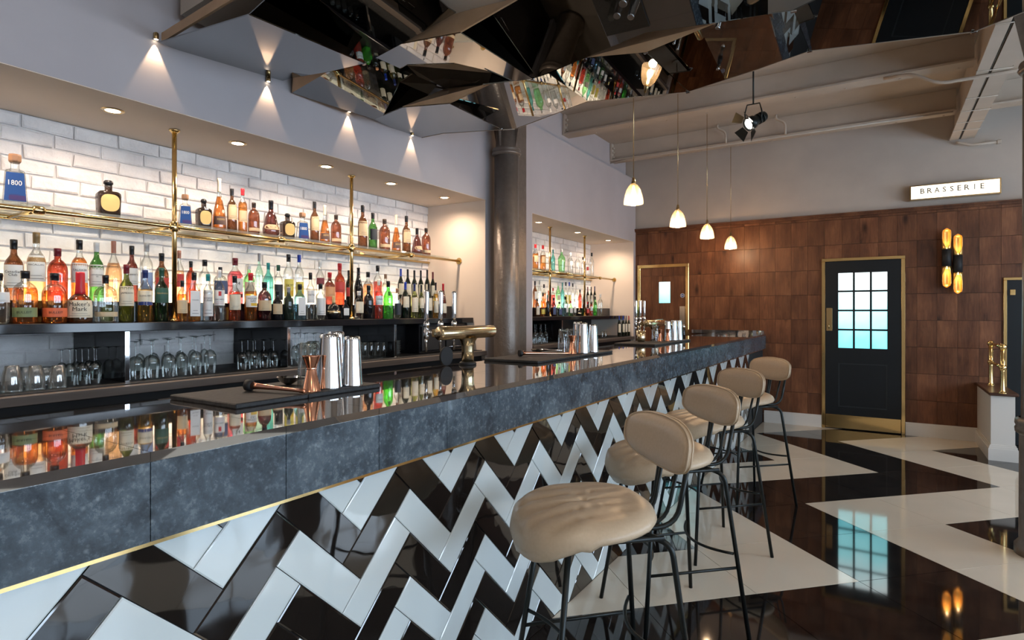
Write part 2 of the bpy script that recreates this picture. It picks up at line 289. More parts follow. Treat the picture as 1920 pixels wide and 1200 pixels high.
BOTTLES = [
 (-3.27, 0.962, 1.369, 0.222, 0.0387, 'flask', 'clear', 'black', ('white', 0.42, 0.62), None, 'squat clear bottle with white shoulder label, cut by left edge of photo'),
 (-3.27, 1.055, 1.369, 0.237, 0.0463, 'flask', 'amber', 'black', ('olive', 0.12, 0.3), 'BULLEIT', 'squat amber whiskey bottle with olive green band label low down'),
 (-3.27, 1.166, 1.369, 0.233, 0.0481, 'flask', 'amber', 'black', ('orange', 0.12, 0.3), 'BULLEIT', 'squat amber whiskey bottle with orange band label low down'),
 (-3.27, 1.269, 1.369, 0.244, 0.0518, 'makers', 'brown', 'redwax', ('cream', 0.1, 0.44), "Maker's\nMark", 'squat dark whiskey bottle with dripping red wax neck and cream label'),
 (-3.27, 1.379, 1.369, 0.235, 0.0502, 'dome', 'clear', 'black', ('tan', 0.12, 0.22), None, 'squat clear dome-shouldered bottle with small tan label low down'),
 (-3.27, 1.474, 1.369, 0.294, 0.0331, 'whisky', 'greenolive', 'maroon', ('cream', 0.28, 0.62), 'JAMESON', 'green whiskey bottle with cream label and maroon neck, front row'),
 (-3.27, 1.564, 1.369, 0.272, 0.0344, 'whisky', 'gold', 'navy', ('cream', 0.32, 0.6), 'GLENLIVET', 'golden whisky bottle with cream and blue label, front row'),
 (-3.27, 1.647, 1.369, 0.289, 0.0332, 'whisky', 'greendark', 'greencap', ('greenlab', 0.35, 0.62), 'Glenfiddich', 'dark green three-sided whisky bottle beside the first brass post'),
 (-3.232, 1.737, 1.369, 0.223, 0.0254, 'flask', 'amber', 'black', ('tan', 0.2, 0.52), None, 'small amber bottle with pale tan label right of the first brass post'),
 (-3.27, 1.823, 1.369, 0.273, 0.0317, 'sq', 'amber', 'black', ('white', 0.1, 0.62), 'WALKER', 'square amber whisky bottle with slanted white label, front row'),
 (-3.27, 1.903, 1.369, 0.269, 0.0258, 'tall', 'clear', 'teal', ('white', 0.1, 0.66), 'KOKO\nKANU', 'clear rum bottle with teal cap and pale blue-white label'),
 (-3.27, 1.97, 1.369, 0.297, 0.0293, 'tall', 'clear', 'white', ('white', 0.3, 0.6), 'BACARDI', 'clear rum bottle with white cap and red emblem label'),
 (-3.27, 2.067, 1.369, 0.268, 0.0332, 'whisky', 'amberred', 'black', ('cream', 0.24, 0.58), None, 'amber bottle with tall cream label in front of the pink-red gin'),
 (-3.27, 2.172, 1.369, 0.29, 0.0358, 'whisky', 'amber', 'red', ('white', 0.28, 0.52), 'MOUNT\nGAY', 'amber rum bottle with red cap and white label with yellow map'),
 (-3.27, 2.267, 1.369, 0.238, 0.04, 'flask', 'plum', 'black', ('tan', 0.25, 0.52), None, 'squat plum-dark bottle with tan and pink label'),
 (-3.27, 2.359, 1.369, 0.188, 0.0301, 'whisky', 'black', 'black', ('tan', 0.2, 0.55), None, 'black apothecary bottle with pale diamond label'),
 (-3.27, 2.443, 1.369, 0.215, 0.0309, 'whisky', 'greenblack', 'grey', None, None, 'dark bottle with yellow-green shoulders and grey cap, front row'),
 (-3.27, 2.53, 1.369, 0.236, 0.0333, 'sq', 'blue', 'black', ('white', 0.12, 0.62), None, 'square pale blue gin bottle with tall white label'),
 (-3.27, 2.616, 1.369, 0.318, 0.0273, 'tall', 'clear', 'black', ('white', 0.35, 0.62), 'KETEL', 'tall clear vodka bottle with round white shoulder'),
 (-3.27, 2.7, 1.369, 0.246, 0.0332, 'tall', 'clear', 'black', ('white', 0.12, 0.6), None, 'clear bottle with frosted leaf decoration and black cap, front row'),
 (-3.27, 2.816, 1.369, 0.164, 0.0487, 'orb', 'black', 'gold', None, None, 'round black liqueur bottle with gold crown and gold band'),
 (-3.232, 2.889, 1.369, 0.139, 0.0238, 'sq', 'black', 'black', ('white', 0.2, 0.55), None, 'small dark bottle with white framed label left of the second brass post'),
 (-3.232, 3.015, 1.369, 0.203, 0.0321, 'tall', 'clear', 'white', ('cream', 0.22, 0.62), None, 'clear bottle with cream label right of the second brass post'),
 (-3.27, 3.147, 1.369, 0.252, 0.0371, 'whisky', 'black', 'black', None, None, 'black liqueur bottle with long neck and red side label'),
 (-3.27, 3.252, 1.369, 0.301, 0.03, 'tall', 'redbright', 'clearcap', ('lightblue', 0.35, 0.58), 'CAMPARI', 'bright red aperitif bottle with pale blue label, front row'),
 (-3.27, 3.355, 1.369, 0.294, 0.0369, 'whisky', 'neongreen', 'black', None, None, 'bright green melon liqueur bottle with black neck tag'),
 (-3.27, 3.457, 1.369, 0.239, 0.0293, 'tall', 'clear', 'cork', ('darklab', 0.12, 0.5), None, 'small clear bottle with dark and yellow label beside the green liqueur'),
 (-3.27, 3.55, 1.369, 0.294, 0.0309, 'wine', 'blackgreen', 'blue', ('cream', 0.3, 0.6), None, 'dark wine bottle with blue capsule in the front row'),
 (-3.27, 3.659, 1.369, 0.285, 0.0305, 'wine', 'yellowgreen', 'navy', ('cream', 0.18, 0.6), None, 'yellow-green wine bottle with spotted cream label'),
 (-3.27, 3.745, 1.369, 0.28, 0.0233, 'wine', 'greenolive', 'black', ('cream', 0.3, 0.6), None, 'olive green wine bottle behind the first tap handle'),
 (-3.27, 3.841, 1.369, 0.293, 0.0293, 'wine', 'blackgreen', 'black', ('cream', 0.22, 0.58), None, 'dark wine bottle with cream label between first two tap handles'),
 (-3.27, 3.933, 1.369, 0.306, 0.0241, 'wine', 'gold', 'black', ('cream', 0.15, 0.48), None, 'golden white wine bottle behind the middle tap handle'),
 (-3.27, 4.035, 1.369, 0.301, 0.0292, 'burg', 'brownred', 'red', ('cream', 0.14, 0.42), None, 'sloping red wine bottle standing last on the long shelf'),
 (-3.45, 1.011, 1.474, 0.18, 0.0129, 'whisky', 'amber', 'black', ('cream', 0.2, 0.55), None, 'amber bottle in back row cut by the left edge of photo'),
 (-3.45, 1.07, 1.474, 0.287, 0.0363, 'whisky', 'brown', 'black', ('white', 0.2, 0.58), 'Canadian\nClub', 'brown whisky bottle with black neck and cream script label, back row'),
 (-3.45, 1.157, 1.474, 0.33, 0.037, 'whisky', 'amberpale', 'goldblack', ('white', 0.28, 0.66), 'MACALLAN', 'tall amber whisky bottle with white label and gold-black cap, back row'),
 (-3.45, 1.243, 1.474, 0.261, 0.0417, 'flask', 'redamber', 'maroon', None, None, 'round-shouldered red bottle with maroon cap and no label, back row'),
 (-3.45, 1.336, 1.474, 0.313, 0.036, 'whisky', 'orange', 'black', ('white', 0.3, 0.62), 'TALISKER', 'orange whisky bottle with white label and black cap, back row'),
 (-3.45, 1.413, 1.474, 0.307, 0.0328, 'whisky', 'green', 'white', ('white', 0.25, 0.62), 'LAPHROAIG\n10', 'green whisky bottle with white cap and large white label, back row'),
 (-3.45, 1.493, 1.474, 0.323, 0.0375, 'dome2', 'orangepale', 'copper', None, 'GLENMORANGIE', 'orange tapering whisky bottle with copper cap, back row'),
 (-3.45, 1.582, 1.474, 0.306, 0.0304, 'whisky', 'brownred', 'black', ('white', 0.3, 0.6), "Dewar's", 'brown whisky bottle with white label and ribbed dark cap, back row'),
 (-3.45, 1.658, 1.474, 0.331, 0.0301, 'tall', 'clear', 'grey', ('blueline', 0.2, 0.5), None, 'clear bottle with grey cap and blue sparkling label, back row'),
 (-3.45, 1.738, 1.474, 0.279, 0.035, 'whisky', 'brown', 'black', ('redlab', 0.3, 0.5), None, 'brown rum bottle behind the dark green whisky bottle'),
 (-3.45, 1.836, 1.474, 0.303, 0.0242, 'tall', 'orangepale', 'copper', ('redlab', 0.3, 0.55), 'BACARDI', 'orange rum bottle directly behind the first brass post'),
 (-3.45, 1.904, 1.474, 0.246, 0.0263, 'flask', 'redamber', 'black', None, None, 'dark red-amber bottle with black cap, back row right of the first post'),
 (-3.45, 1.988, 1.474, 0.261, 0.0328, 'tall', 'clear', 'black', None, None, 'clear bottle with black cap behind the teal-capped rum'),
 (-3.45, 2.086, 1.474, 0.223, 0.0413, 'dome', 'clear', 'black', ('navylab', 0.25, 0.62), None, 'domed clear bottle with navy label behind the white-capped rum'),
 (-3.45, 2.184, 1.474, 0.286, 0.0411, 'sq', 'pinkred', 'maroon', ('white', 0.25, 0.55), '24', 'square pink-red gin bottle with numbered white label'),
 (-3.45, 2.28, 1.474, 0.252, 0.0345, 'tanq', 'greenbright', 'white', ('cream', 0.25, 0.55), None, 'bright green gin bottle with cream label, back row'),
 (-3.45, 2.353, 1.474, 0.331, 0.0225, 'sq', 'aqua', 'grey', None, None, 'tall pale aqua-green square gin bottle with grey cap'),
 (-3.45, 2.42, 1.474, 0.273, 0.0279, 'sq', 'teal', 'teal', None, None, 'teal square bottle with flared stopper, back row'),
 (-3.45, 2.497, 1.474, 0.264, 0.0285, 'tall', 'clear', 'greencap', ('darklab', 0.1, 0.5), None, 'clear bottle with dark green cap and dark label'),
 (-3.45, 2.577, 1.474, 0.343, 0.0326, 'tall', 'clear', 'black', ('yellowlab', 0.15, 0.5), 'SKYY', 'tall clear vodka bottle with black cap and yellow label'),
 (-3.45, 2.664, 1.474, 0.346, 0.0299, 'tall', 'clear', 'blue', ('yellowlab', 0.15, 0.45), 'SKYY', 'tall clear vodka bottle with blue cap'),
 (-3.45, 2.844, 1.474, 0.322, 0.0295, 'tall', 'clear', 'white', ('maroonlab', 0.45, 0.6), None, 'tall clear bottle with maroon collar, back row'),
 (-3.45, 2.932, 1.474, 0.238, 0.0377, 'whisky', 'brownred', 'red', ('orangelab', 0.25, 0.55), None, 'dark red bottle with orange label, back row left of second post'),
 (-3.45, 3.027, 1.474, 0.312, 0.0386, 'whisky', 'redamber', 'red', ('redlab', 0.3, 0.55), None, 'red-brown liqueur bottle with long neck and red label'),
 (-3.45, 3.116, 1.474, 0.265, 0.0256, 'whisky', 'blackgreen', 'black', ('redlab', 0.25, 0.5), None, 'dark bottle with red label directly behind second brass post'),
 (-3.45, 3.213, 1.474, 0.292, 0.0362, 'burg', 'black', 'black', None, None, 'black sloping liqueur bottle, back row right of second post'),
 (-3.45, 3.314, 1.474, 0.264, 0.0391, 'whisky', 'orangebright', 'black', None, None, 'bright orange liqueur bottle with black cap, back row'),
 (-3.45, 3.419, 1.474, 0.322, 0.0337, 'tall', 'redbright', 'black', None, None, 'bright red liqueur bottle with dark cap, back row'),
 (-3.45, 3.509, 1.474, 0.258, 0.0279, 'tall', 'yellowpale', 'cork', None, None, 'pale yellow bottle with cork cap, back row behind green liqueur'),
 (-3.45, 3.689, 1.474, 0.313, 0.0267, 'wine', 'blackgreen', 'blue', ('cream', 0.3, 0.6), None, 'dark wine bottle with blue capsule and cream label, back row first'),
 (-3.45, 3.775, 1.474, 0.314, 0.0272, 'wine', 'blackgreen', 'black', ('cream', 0.3, 0.6), None, 'dark wine bottle with spotted label, back row second of six'),
 (-3.45, 3.86, 1.474, 0.31, 0.0276, 'wine', 'blackgreen', 'black', ('cream', 0.3, 0.6), None, 'dark wine bottle behind the yellow-green one, back row'),
 (-3.45, 3.944, 1.474, 0.315, 0.0257, 'wine', 'blackgreen', 'black', ('cream', 0.3, 0.6), None, 'dark wine bottle with narrow label above the first tap handle'),
 (-3.45, 4.031, 1.474, 0.325, 0.0261, 'wine', 'blackgreen', 'black', ('cream', 0.3, 0.6), None, 'tall dark wine bottle, fifth of the six in the back row'),
 (-3.45, 4.108, 1.474, 0.31, 0.0265, 'wine', 'blackgreen', 'maroon', ('cream', 0.3, 0.6), None, 'dark wine bottle with maroon capsule, last in the back row'),
 (-3.42, 1.065, 1.918, 0.237, 0.0512, 'trap', 'clear', 'cork', ('bluelab', 0.06, 0.62), '1800', 'large tequila bottle with blue label at far left of glass shelf'),
 (-3.42, 1.455, 1.918, 0.192, 0.0563, 'sqd', 'browndark', 'black', ('goldoval', 0.12, 0.58), None, 'dark tequila bottle with gold oval label alone on left of glass shelf'),
 (-3.42, 1.854, 1.918, 0.184, 0.0379, 'trap', 'clear', 'cork', ('bluelab', 0.06, 0.62), '1800', 'blue label tequila bottle just right of the first brass post'),
 (-3.42, 1.964, 1.918, 0.177, 0.0423, 'sqd', 'browndark', 'black', ('goldoval', 0.12, 0.58), None, 'gold label tequila bottle beside the teardrop cognac, right of first post'),
 (-3.42, 2.061, 1.918, 0.317, 0.0379, 'tear', 'orange', 'creamcap', ('darkband', 0.1, 0.26), 'REMY', 'tallest amber teardrop cognac bottle on the glass shelf'),
 (-3.42, 2.144, 1.918, 0.27, 0.0285, 'whisky', 'brown', 'black', ('tan', 0.28, 0.62), None, 'brown whisky bottle with tan label beside the red-capped one'),
 (-3.42, 2.216, 1.918, 0.283, 0.0261, 'tall', 'amber', 'red', ('tan', 0.25, 0.5), None, 'slim amber bottle with red cap on the glass shelf'),
 (-3.42, 2.294, 1.918, 0.207, 0.0346, 'flask', 'redbrown', 'blackc', ('tan', 0.1, 0.2), None, 'rounded brown whiskey bottle between red-capped bottle and curvy cognac'),
 (-3.42, 2.419, 1.918, 0.241, 0.0523, 'xo', 'plumbrown', 'black', ('tanoval', 0.18, 0.32), None, 'curvy dark cognac bottle in the middle of the glass shelf'),
 (-3.42, 2.546, 1.918, 0.174, 0.0458, 'sqd', 'browndark', 'black', ('goldoval', 0.12, 0.58), None, 'gold label tequila bottle right of the curvy cognac'),
 (-3.42, 2.668, 1.918, 0.195, 0.0439, 'trap', 'clear', 'cork', ('bluelab', 0.06, 0.62), '1800', 'blue label tequila bottle furthest right on the glass shelf'),
 (-3.42, 2.772, 1.918, 0.29, 0.0307, 'whisky', 'brown', 'black', ('tan', 0.28, 0.62), None, 'brown whisky bottle with tan label left of second teardrop cognac'),
 (-3.42, 2.862, 1.918, 0.278, 0.0351, 'tear', 'orange', 'creamcap', ('darkband', 0.1, 0.26), 'REMY', 'amber teardrop cognac bottle just left of the second brass post'),
 (-3.42, 2.966, 1.918, 0.222, 0.0379, 'flask', 'redbrown', 'blackc', ('tan', 0.1, 0.2), None, 'rounded brown whiskey bottle touching the left of the second brass post'),
 (-3.42, 3.229, 1.918, 0.334, 0.0363, 'whisky', 'brown', 'black', ('tan', 0.28, 0.62), None, 'brown whisky bottle first right of the second brass post'),
 (-3.42, 3.337, 1.918, 0.291, 0.0351, 'whisky', 'green', 'black', ('darklab', 0.25, 0.55), None, 'green whisky bottle with black label on the glass shelf'),
 (-3.42, 3.467, 1.918, 0.258, 0.0446, 'flask', 'redbrown', 'blackc', ('tan', 0.1, 0.2), None, 'rounded brown whiskey bottle right of the green whisky'),
 (-3.42, 3.603, 1.918, 0.312, 0.0371, 'tear', 'orange', 'creamcap', ('darkband', 0.1, 0.26), 'REMY', 'amber teardrop cognac bottle nearest the right end of the shelf'),
 (-3.42, 3.726, 1.918, 0.32, 0.0358, 'whisky', 'brown', 'black', ('tan', 0.28, 0.62), None, 'brown whisky bottle third from right end of the long glass shelf'),
 (-3.42, 3.861, 1.918, 0.232, 0.0459, 'xo', 'plumbrown', 'black', ('tanoval', 0.18, 0.32), None, 'curvy dark cognac bottle next to last on the long glass shelf'),
 (-3.42, 3.981, 1.918, 0.247, 0.0399, 'flask', 'redbrown', 'blackc', ('tan', 0.1, 0.2), None, 'rounded brown whiskey bottle at right end of the long glass shelf'),
 (-3.43, 5.941, 1.918, 0.297, 0.0344, 'tall', 'amber', 'red', ('tan', 0.3, 0.55), None, 'amber bottle with red cap leftmost on the upper far alcove shelf'),
 (-3.43, 6.12, 1.918, 0.302, 0.0351, 'tall', 'amber', 'red', ('tan', 0.3, 0.55), None, 'amber bottle with red cap nearer the post on upper far alcove shelf'),
 (-3.43, 6.376, 1.918, 0.274, 0.023, 'sq', 'teal', 'teal', None, None, 'teal gin bottle beside the post on upper far alcove shelf'),
 (-3.43, 6.604, 1.918, 0.301, 0.0472, 'tanq', 'greenbright', 'white', None, None, 'large green gin bottle on upper far alcove shelf'),
 (-3.43, 6.853, 1.918, 0.275, 0.0346, 'tall', 'clear', 'white', ('white', 0.4, 0.6), None, 'clear vodka bottle next to the green gin, upper far alcove shelf'),
 (-3.43, 7.067, 1.918, 0.272, 0.0354, 'tall', 'clear', 'white', ('white', 0.4, 0.6), None, 'clear vodka bottle second from the green gin, upper far alcove shelf'),
 (-3.43, 7.232, 1.918, 0.249, 0.0216, 'tall', 'clear', 'black', None, None, 'slim clear bottle behind second post of far alcove'),
 (-3.43, 7.368, 1.918, 0.246, 0.0219, 'tall', 'clear', 'white', ('redlab', 0.3, 0.5), None, 'small clear bottle with red label, upper far alcove shelf'),
 (-3.43, 7.518, 1.918, 0.332, 0.0296, 'tall', 'clear', 'black', None, None, 'clear bottle with black cap last on upper far alcove shelf'),
 (-3.45, 5.963, 1.474, 0.311, 0.0283, 'whisky', 'brown', 'black', ('white', 0.3, 0.6), None, 'brown bottle with dark cap first in back row of far alcove'),
 (-3.45, 6.071, 1.474, 0.322, 0.0223, 'tall', 'clear', 'grey', None, None, 'clear tall bottle second in back row of far alcove'),
 (-3.45, 6.182, 1.474, 0.282, 0.0258, 'whisky', 'orange', 'black', None, None, 'orange bottle in back row of far alcove left of first post'),
 (-3.45, 6.296, 1.474, 0.208, 0.0229, 'flask', 'redamber', 'red', None, None, 'red bottle just left of the first far alcove post'),
 (-3.45, 6.413, 1.474, 0.245, 0.0265, 'flask', 'redbright', 'red', None, None, 'red bottle just right of the first far alcove post'),
 (-3.45, 6.548, 1.474, 0.317, 0.0302, 'tanq', 'greenbright', 'white', ('cream', 0.3, 0.5), None, 'bright green gin bottle in lower back row of far alcove'),
 (-3.45, 6.665, 1.474, 0.322, 0.0204, 'sq', 'teal', 'teal', None, None, 'slim teal bottle in lower back row of far alcove'),
 (-3.45, 6.762, 1.474, 0.333, 0.0206, 'tall', 'clear', 'black', ('yellowlab', 0.15, 0.5), None, 'clear vodka with black cap in lower back row of far alcove'),
 (-3.45, 6.862, 1.474, 0.337, 0.0208, 'tall', 'clear', 'blue', ('yellowlab', 0.15, 0.5), None, 'clear vodka with blue cap in lower back row of far alcove'),
 (-3.45, 6.963, 1.474, 0.327, 0.0211, 'tall', 'clear', 'black', None, None, 'clear bottle with dark cap in lower back row of far alcove'),
 (-3.45, 7.067, 1.474, 0.303, 0.0213, 'tall', 'clear', 'white', None, None, 'clear bottle with pale cap in lower back row of far alcove'),
 (-3.45, 7.182, 1.474, 0.25, 0.0251, 'whisky', 'redamber', 'black', None, None, 'dark red bottle left of second post in far alcove'),
 (-3.45, 7.308, 1.474, 0.239, 0.0254, 'burg', 'black', 'black', None, None, 'black bottle behind second post in far alcove'),
 (-3.45, 7.429, 1.474, 0.295, 0.0221, 'wine', 'blackgreen', 'maroon', ('cream', 0.3, 0.6), None, 'dark wine bottle with maroon capsule in far alcove'),
 (-3.45, 7.543, 1.474, 0.299, 0.0223, 'wine', 'blackgreen', 'black', ('cream', 0.3, 0.6), None, 'dark wine bottle with black capsule in far alcove'),
 (-3.45, 7.661, 1.474, 0.311, 0.0226, 'wine', 'blackgreen', 'navy', ('cream', 0.3, 0.6), None, 'dark wine bottle with navy capsule in far alcove'),
 (-3.29, 5.735, 1.369, 0.202, 0.0286, 'flask', 'brown', 'black', ('cream', 0.1, 0.5), None, 'dark squat bottle with cream label leftmost in front row of far alcove'),
 (-3.29, 5.87, 1.369, 0.272, 0.026, 'whisky', 'amber', 'black', ('yellowlab', 0.1, 0.3), None, 'amber bottle with yellow label in front row of far alcove'),
 (-3.232, 5.879, 1.369, 0.247, 0.0214, 'whisky', 'black', 'teal', None, None, 'black bottle with teal cap left of first far alcove post'),
 (-3.232, 6.021, 1.369, 0.219, 0.0279, 'whisky', 'plum', 'black', ('navylab', 0.1, 0.5), None, 'plum bottle with navy label right of first far alcove post'),
 (-3.29, 6.279, 1.369, 0.174, 0.0322, 'flask', 'clear', 'black', ('navylab', 0.1, 0.5), None, 'squat clear bottle with navy label in far alcove'),
 (-3.29, 6.434, 1.369, 0.242, 0.0327, 'sq', 'blue', 'black', ('white', 0.2, 0.55), None, 'square blue gin bottle in front row of far alcove'),
 (-3.29, 6.58, 1.369, 0.191, 0.0249, 'whisky', 'greenbright', 'red', ('white', 0.2, 0.5), None, 'green bottle with red cap in front row of far alcove'),
 (-3.29, 6.693, 1.369, 0.22, 0.0202, 'tall', 'clear', 'white', ('white', 0.2, 0.55), None, 'slim clear bottle with white label in front row of far alcove'),
 (-3.29, 6.825, 1.369, 0.113, 0.0307, 'orb', 'black', 'gold', None, None, 'round black liqueur bottle in far alcove'),
 (-3.232, 6.951, 1.369, 0.183, 0.0224, 'whisky', 'redamber', 'red', ('redlab', 0.2, 0.5), None, 'red bottle right of second post in far alcove'),
 (-3.232, 7.067, 1.369, 0.22, 0.0209, 'tall', 'redbright', 'white', ('lightblue', 0.3, 0.55), None, 'bright red aperitif bottle in far alcove'),
 (-3.29, 7.323, 1.369, 0.261, 0.0252, 'whisky', 'neongreen', 'black', None, None, 'bright green melon liqueur bottle in far alcove'),
 (-3.29, 7.493, 1.369, 0.302, 0.0329, 'tall', 'clear', 'white', None, None, 'tall clear bottle standing last in front row of far alcove'),
 (-3.085, 7.675, 1.0768, 0.291, 0.0238, 'wine', 'blackgreen', 'blue', ('cream', 0.2, 0.6), None, 'first blue-capped wine bottle on the low back counter'),
 (-3.085, 7.824, 1.0768, 0.29, 0.0241, 'wine', 'blackgreen', 'blue', ('cream', 0.2, 0.6), None, 'second blue-capped wine bottle on the low back counter'),
 (-3.085, 7.936, 1.0768, 0.29, 0.0187, 'wine', 'blackgreen', 'navy', ('cream', 0.2, 0.6), None, 'navy-capped wine bottle on the low back counter'),
 (-3.085, 8.041, 1.0768, 0.289, 0.0189, 'wine', 'blackgreen', 'red', ('cream', 0.2, 0.6), None, 'red-capped wine bottle by the corner on the low back counter'),
]
GLASSES = [
 ('ribbed_tumbler', -3.12, 0.961, 0.115, 0.037),
 ('ribbed_tumbler', -3.12, 1.042, 0.109, 0.0351),
 ('ribbed_tumbler', -3.12, 1.124, 0.103, 0.033),
 ('ribbed_tumbler', -3.28, 1.06, 0.095, 0.0316),
 ('ribbed_tumbler', -3.28, 1.136, 0.089, 0.0329),
 ('wine_glass', -3.17, 1.19, 0.174, 0.0236),
 ('wine_glass', -3.17, 1.239, 0.176, 0.0242),
 ('wine_glass', -3.17, 1.289, 0.176, 0.0248),
 ('wine_glass', -3.35, 1.224, 0.161, 0.0215),
 ('wine_glass', -3.35, 1.284, 0.163, 0.0221),
 ('wine_glass', -3.35, 1.337, 0.165, 0.0227),
 ('wine_glass', -3.35, 1.372, 0.165, 0.0233),
 ('wine_glass', -3.35, 1.452, 0.162, 0.0239),
 ('wine_glass', -3.17, 1.471, 0.196, 0.0338),
 ('wine_glass', -3.17, 1.547, 0.199, 0.0362),
 ('wine_glass', -3.17, 1.632, 0.201, 0.0327),
 ('wine_glass', -3.17, 1.698, 0.207, 0.0298),
 ('wine_glass', -3.17, 1.776, 0.21, 0.0308),
 ('wine_glass', -3.17, 1.857, 0.216, 0.0304),
 ('wine_glass', -3.36, 1.58, 0.195, 0.0241),
 ('wine_glass', -3.36, 1.651, 0.195, 0.0248),
 ('wine_glass', -3.36, 1.721, 0.199, 0.0256),
 ('wine_glass', -3.36, 1.794, 0.202, 0.025),
 ('wine_glass', -3.36, 1.864, 0.205, 0.0243),
 ('wine_glass', -3.36, 1.933, 0.206, 0.0236),
 ('wine_glass', -3.2, 2.07, 0.177, 0.0272),
 ('wine_glass', -3.2, 2.143, 0.174, 0.0265),
 ('wine_glass', -3.2, 2.215, 0.171, 0.0271),
 ('wine_glass', -3.2, 2.282, 0.168, 0.0262),
 ('wine_glass', -3.4, 2.24, 0.168, 0.0232),
 ('wine_glass', -3.4, 2.293, 0.165, 0.0237),
 ('wine_glass', -3.4, 2.373, 0.162, 0.0241),
 ('wine_glass', -3.2, 2.439, 0.206, 0.0258),
 ('wine_glass', -3.2, 2.513, 0.204, 0.0264),
 ('wine_glass', -3.2, 2.585, 0.202, 0.0269),
 ('wine_glass', -3.2, 2.656, 0.2, 0.0275),
 ('wine_glass', -3.4, 2.621, 0.2, 0.0225),
 ('wine_glass', -3.4, 2.692, 0.198, 0.0229),
 ('wine_glass', -3.4, 2.765, 0.196, 0.0234),
 ('tumbler', -3.2, 2.975, 0.124, 0.0215),
 ('tumbler', -3.2, 3.037, 0.121, 0.0218),
 ('tumbler', -3.2, 3.101, 0.119, 0.0221),
 ('tumbler', -3.2, 3.166, 0.116, 0.0224),
 ('tumbler', -3.2, 3.227, 0.113, 0.0228),
 ('tumbler', -3.4, 3.194, 0.113, 0.02),
 ('tumbler', -3.4, 3.241, 0.11, 0.0203),
 ('tumbler', -3.4, 3.329, 0.107, 0.0206),
 ('tumbler', -3.4, 3.399, 0.104, 0.0209),
 ('wine_glass', -3.15, 5.445, 0.212, 0.0258),
 ('wine_glass', -3.15, 5.561, 0.21, 0.0262),
 ('wine_glass', -3.15, 5.681, 0.208, 0.0266),
 ('wine_glass', -3.35, 5.827, 0.203, 0.023),
 ('wine_glass', -3.35, 5.939, 0.201, 0.0233),
 ('wine_glass', -3.35, 6.058, 0.199, 0.0236),
 ('tumbler', -3.2, 6.203, 0.109, 0.019),
 ('tumbler', -3.2, 6.3, 0.106, 0.0192),
 ('tumbler', -3.2, 6.4, 0.103, 0.0194),
 ('tumbler', -3.2, 7.35, 0.084, 0.0215),
 ('tumbler', -3.2, 7.459, 0.081, 0.0217),
]
MIRRORS = [
 ('F1', [(-2.985, 1.491, 2.737), (-2.17, 1.434, 2.626), (-2.231, 2.117, 2.689), (-2.568, 2.167, 2.737), (-2.914, 2.191, 2.784), (-3.213, 2.261, 2.828)]),
 ('F5', [(-2.952, 2.895, 2.747), (-2.542, 2.735, 2.704), (-2.2, 2.776, 2.675), (-2.266, 3.443, 2.707), (-2.758, 3.398, 2.75), (-3.127, 3.486, 2.786)]),
 ('F2', [(-3.005, 2.268, 2.742), (-2.697, 2.277, 2.803), (-2.492, 2.365, 2.837), (-2.406, 2.372, 2.854), (-2.346, 2.751, 2.835), (-2.342, 2.827, 2.83), (-2.477, 2.878, 2.799), (-2.66, 2.863, 2.764), (-2.891, 2.836, 2.72)]),
 ('F4', [(-2.37, 2.337, 2.832), (-2.095, 2.242, 2.802), (-1.701, 2.231, 2.755), (-1.657, 2.84, 2.731), (-2.006, 2.846, 2.773), (-2.134, 2.702, 2.793), (-2.311, 2.709, 2.814)]),
 ('F3', [(-2.416, 1.596, 2.763), (-2.143, 1.572, 2.809), (-1.694, 1.839, 2.869), (-1.719, 2.157, 2.847), (-1.712, 2.209, 2.845), (-2.07, 2.216, 2.786), (-2.245, 2.213, 2.757), (-2.327, 2.209, 2.744)]),
 ('F6', [(-1.838, 2.411, 2.862), (-1.387, 2.31, 2.879), (-1.199, 2.244, 2.892), (-0.389, 2.561, 2.796), (-0.424, 2.793, 2.739), (-0.641, 2.771, 2.749), (-0.959, 2.724, 2.767), (-1.311, 2.798, 2.755), (-1.566, 2.854, 2.746), (-1.674, 2.869, 2.745)]),
 ('F7', [(-2.251, 2.84, 2.703), (-1.893, 2.765, 2.726), (-1.925, 2.732, 2.718), (-1.695, 2.906, 2.762), (-1.595, 2.907, 2.771), (-1.693, 3.646, 2.858), (-2.362, 3.774, 2.815), (-2.425, 3.685, 2.797)]),
 ('F8', [(-1.648, 3.004, 2.816), (-1.336, 2.849, 2.78), (-1.009, 2.866, 2.737), (-0.959, 3.45, 2.713), (-1.263, 3.482, 2.752), (-1.622, 3.494, 2.798)]),
 ('F9', [(-1.067, 3.032, 2.813), (-0.653, 2.824, 2.774), (-0.427, 2.812, 2.748), (-0.323, 2.811, 2.735), (-0.299, 3.226, 2.712), (-0.568, 3.387, 2.736), (-1.006, 3.62, 2.777)]),
 ('F10', [(-0.34, 2.957, 2.803), (-0.156, 2.811, 2.779), (0.345, 2.888, 2.708), (0.358, 3.382, 2.701), (-0.318, 3.435, 2.795)]),
 ('F11', [(0.357, 2.993, 2.755), (0.556, 3.118, 2.755), (0.6, 3.366, 2.755), (0.373, 3.524, 2.755)]),
]
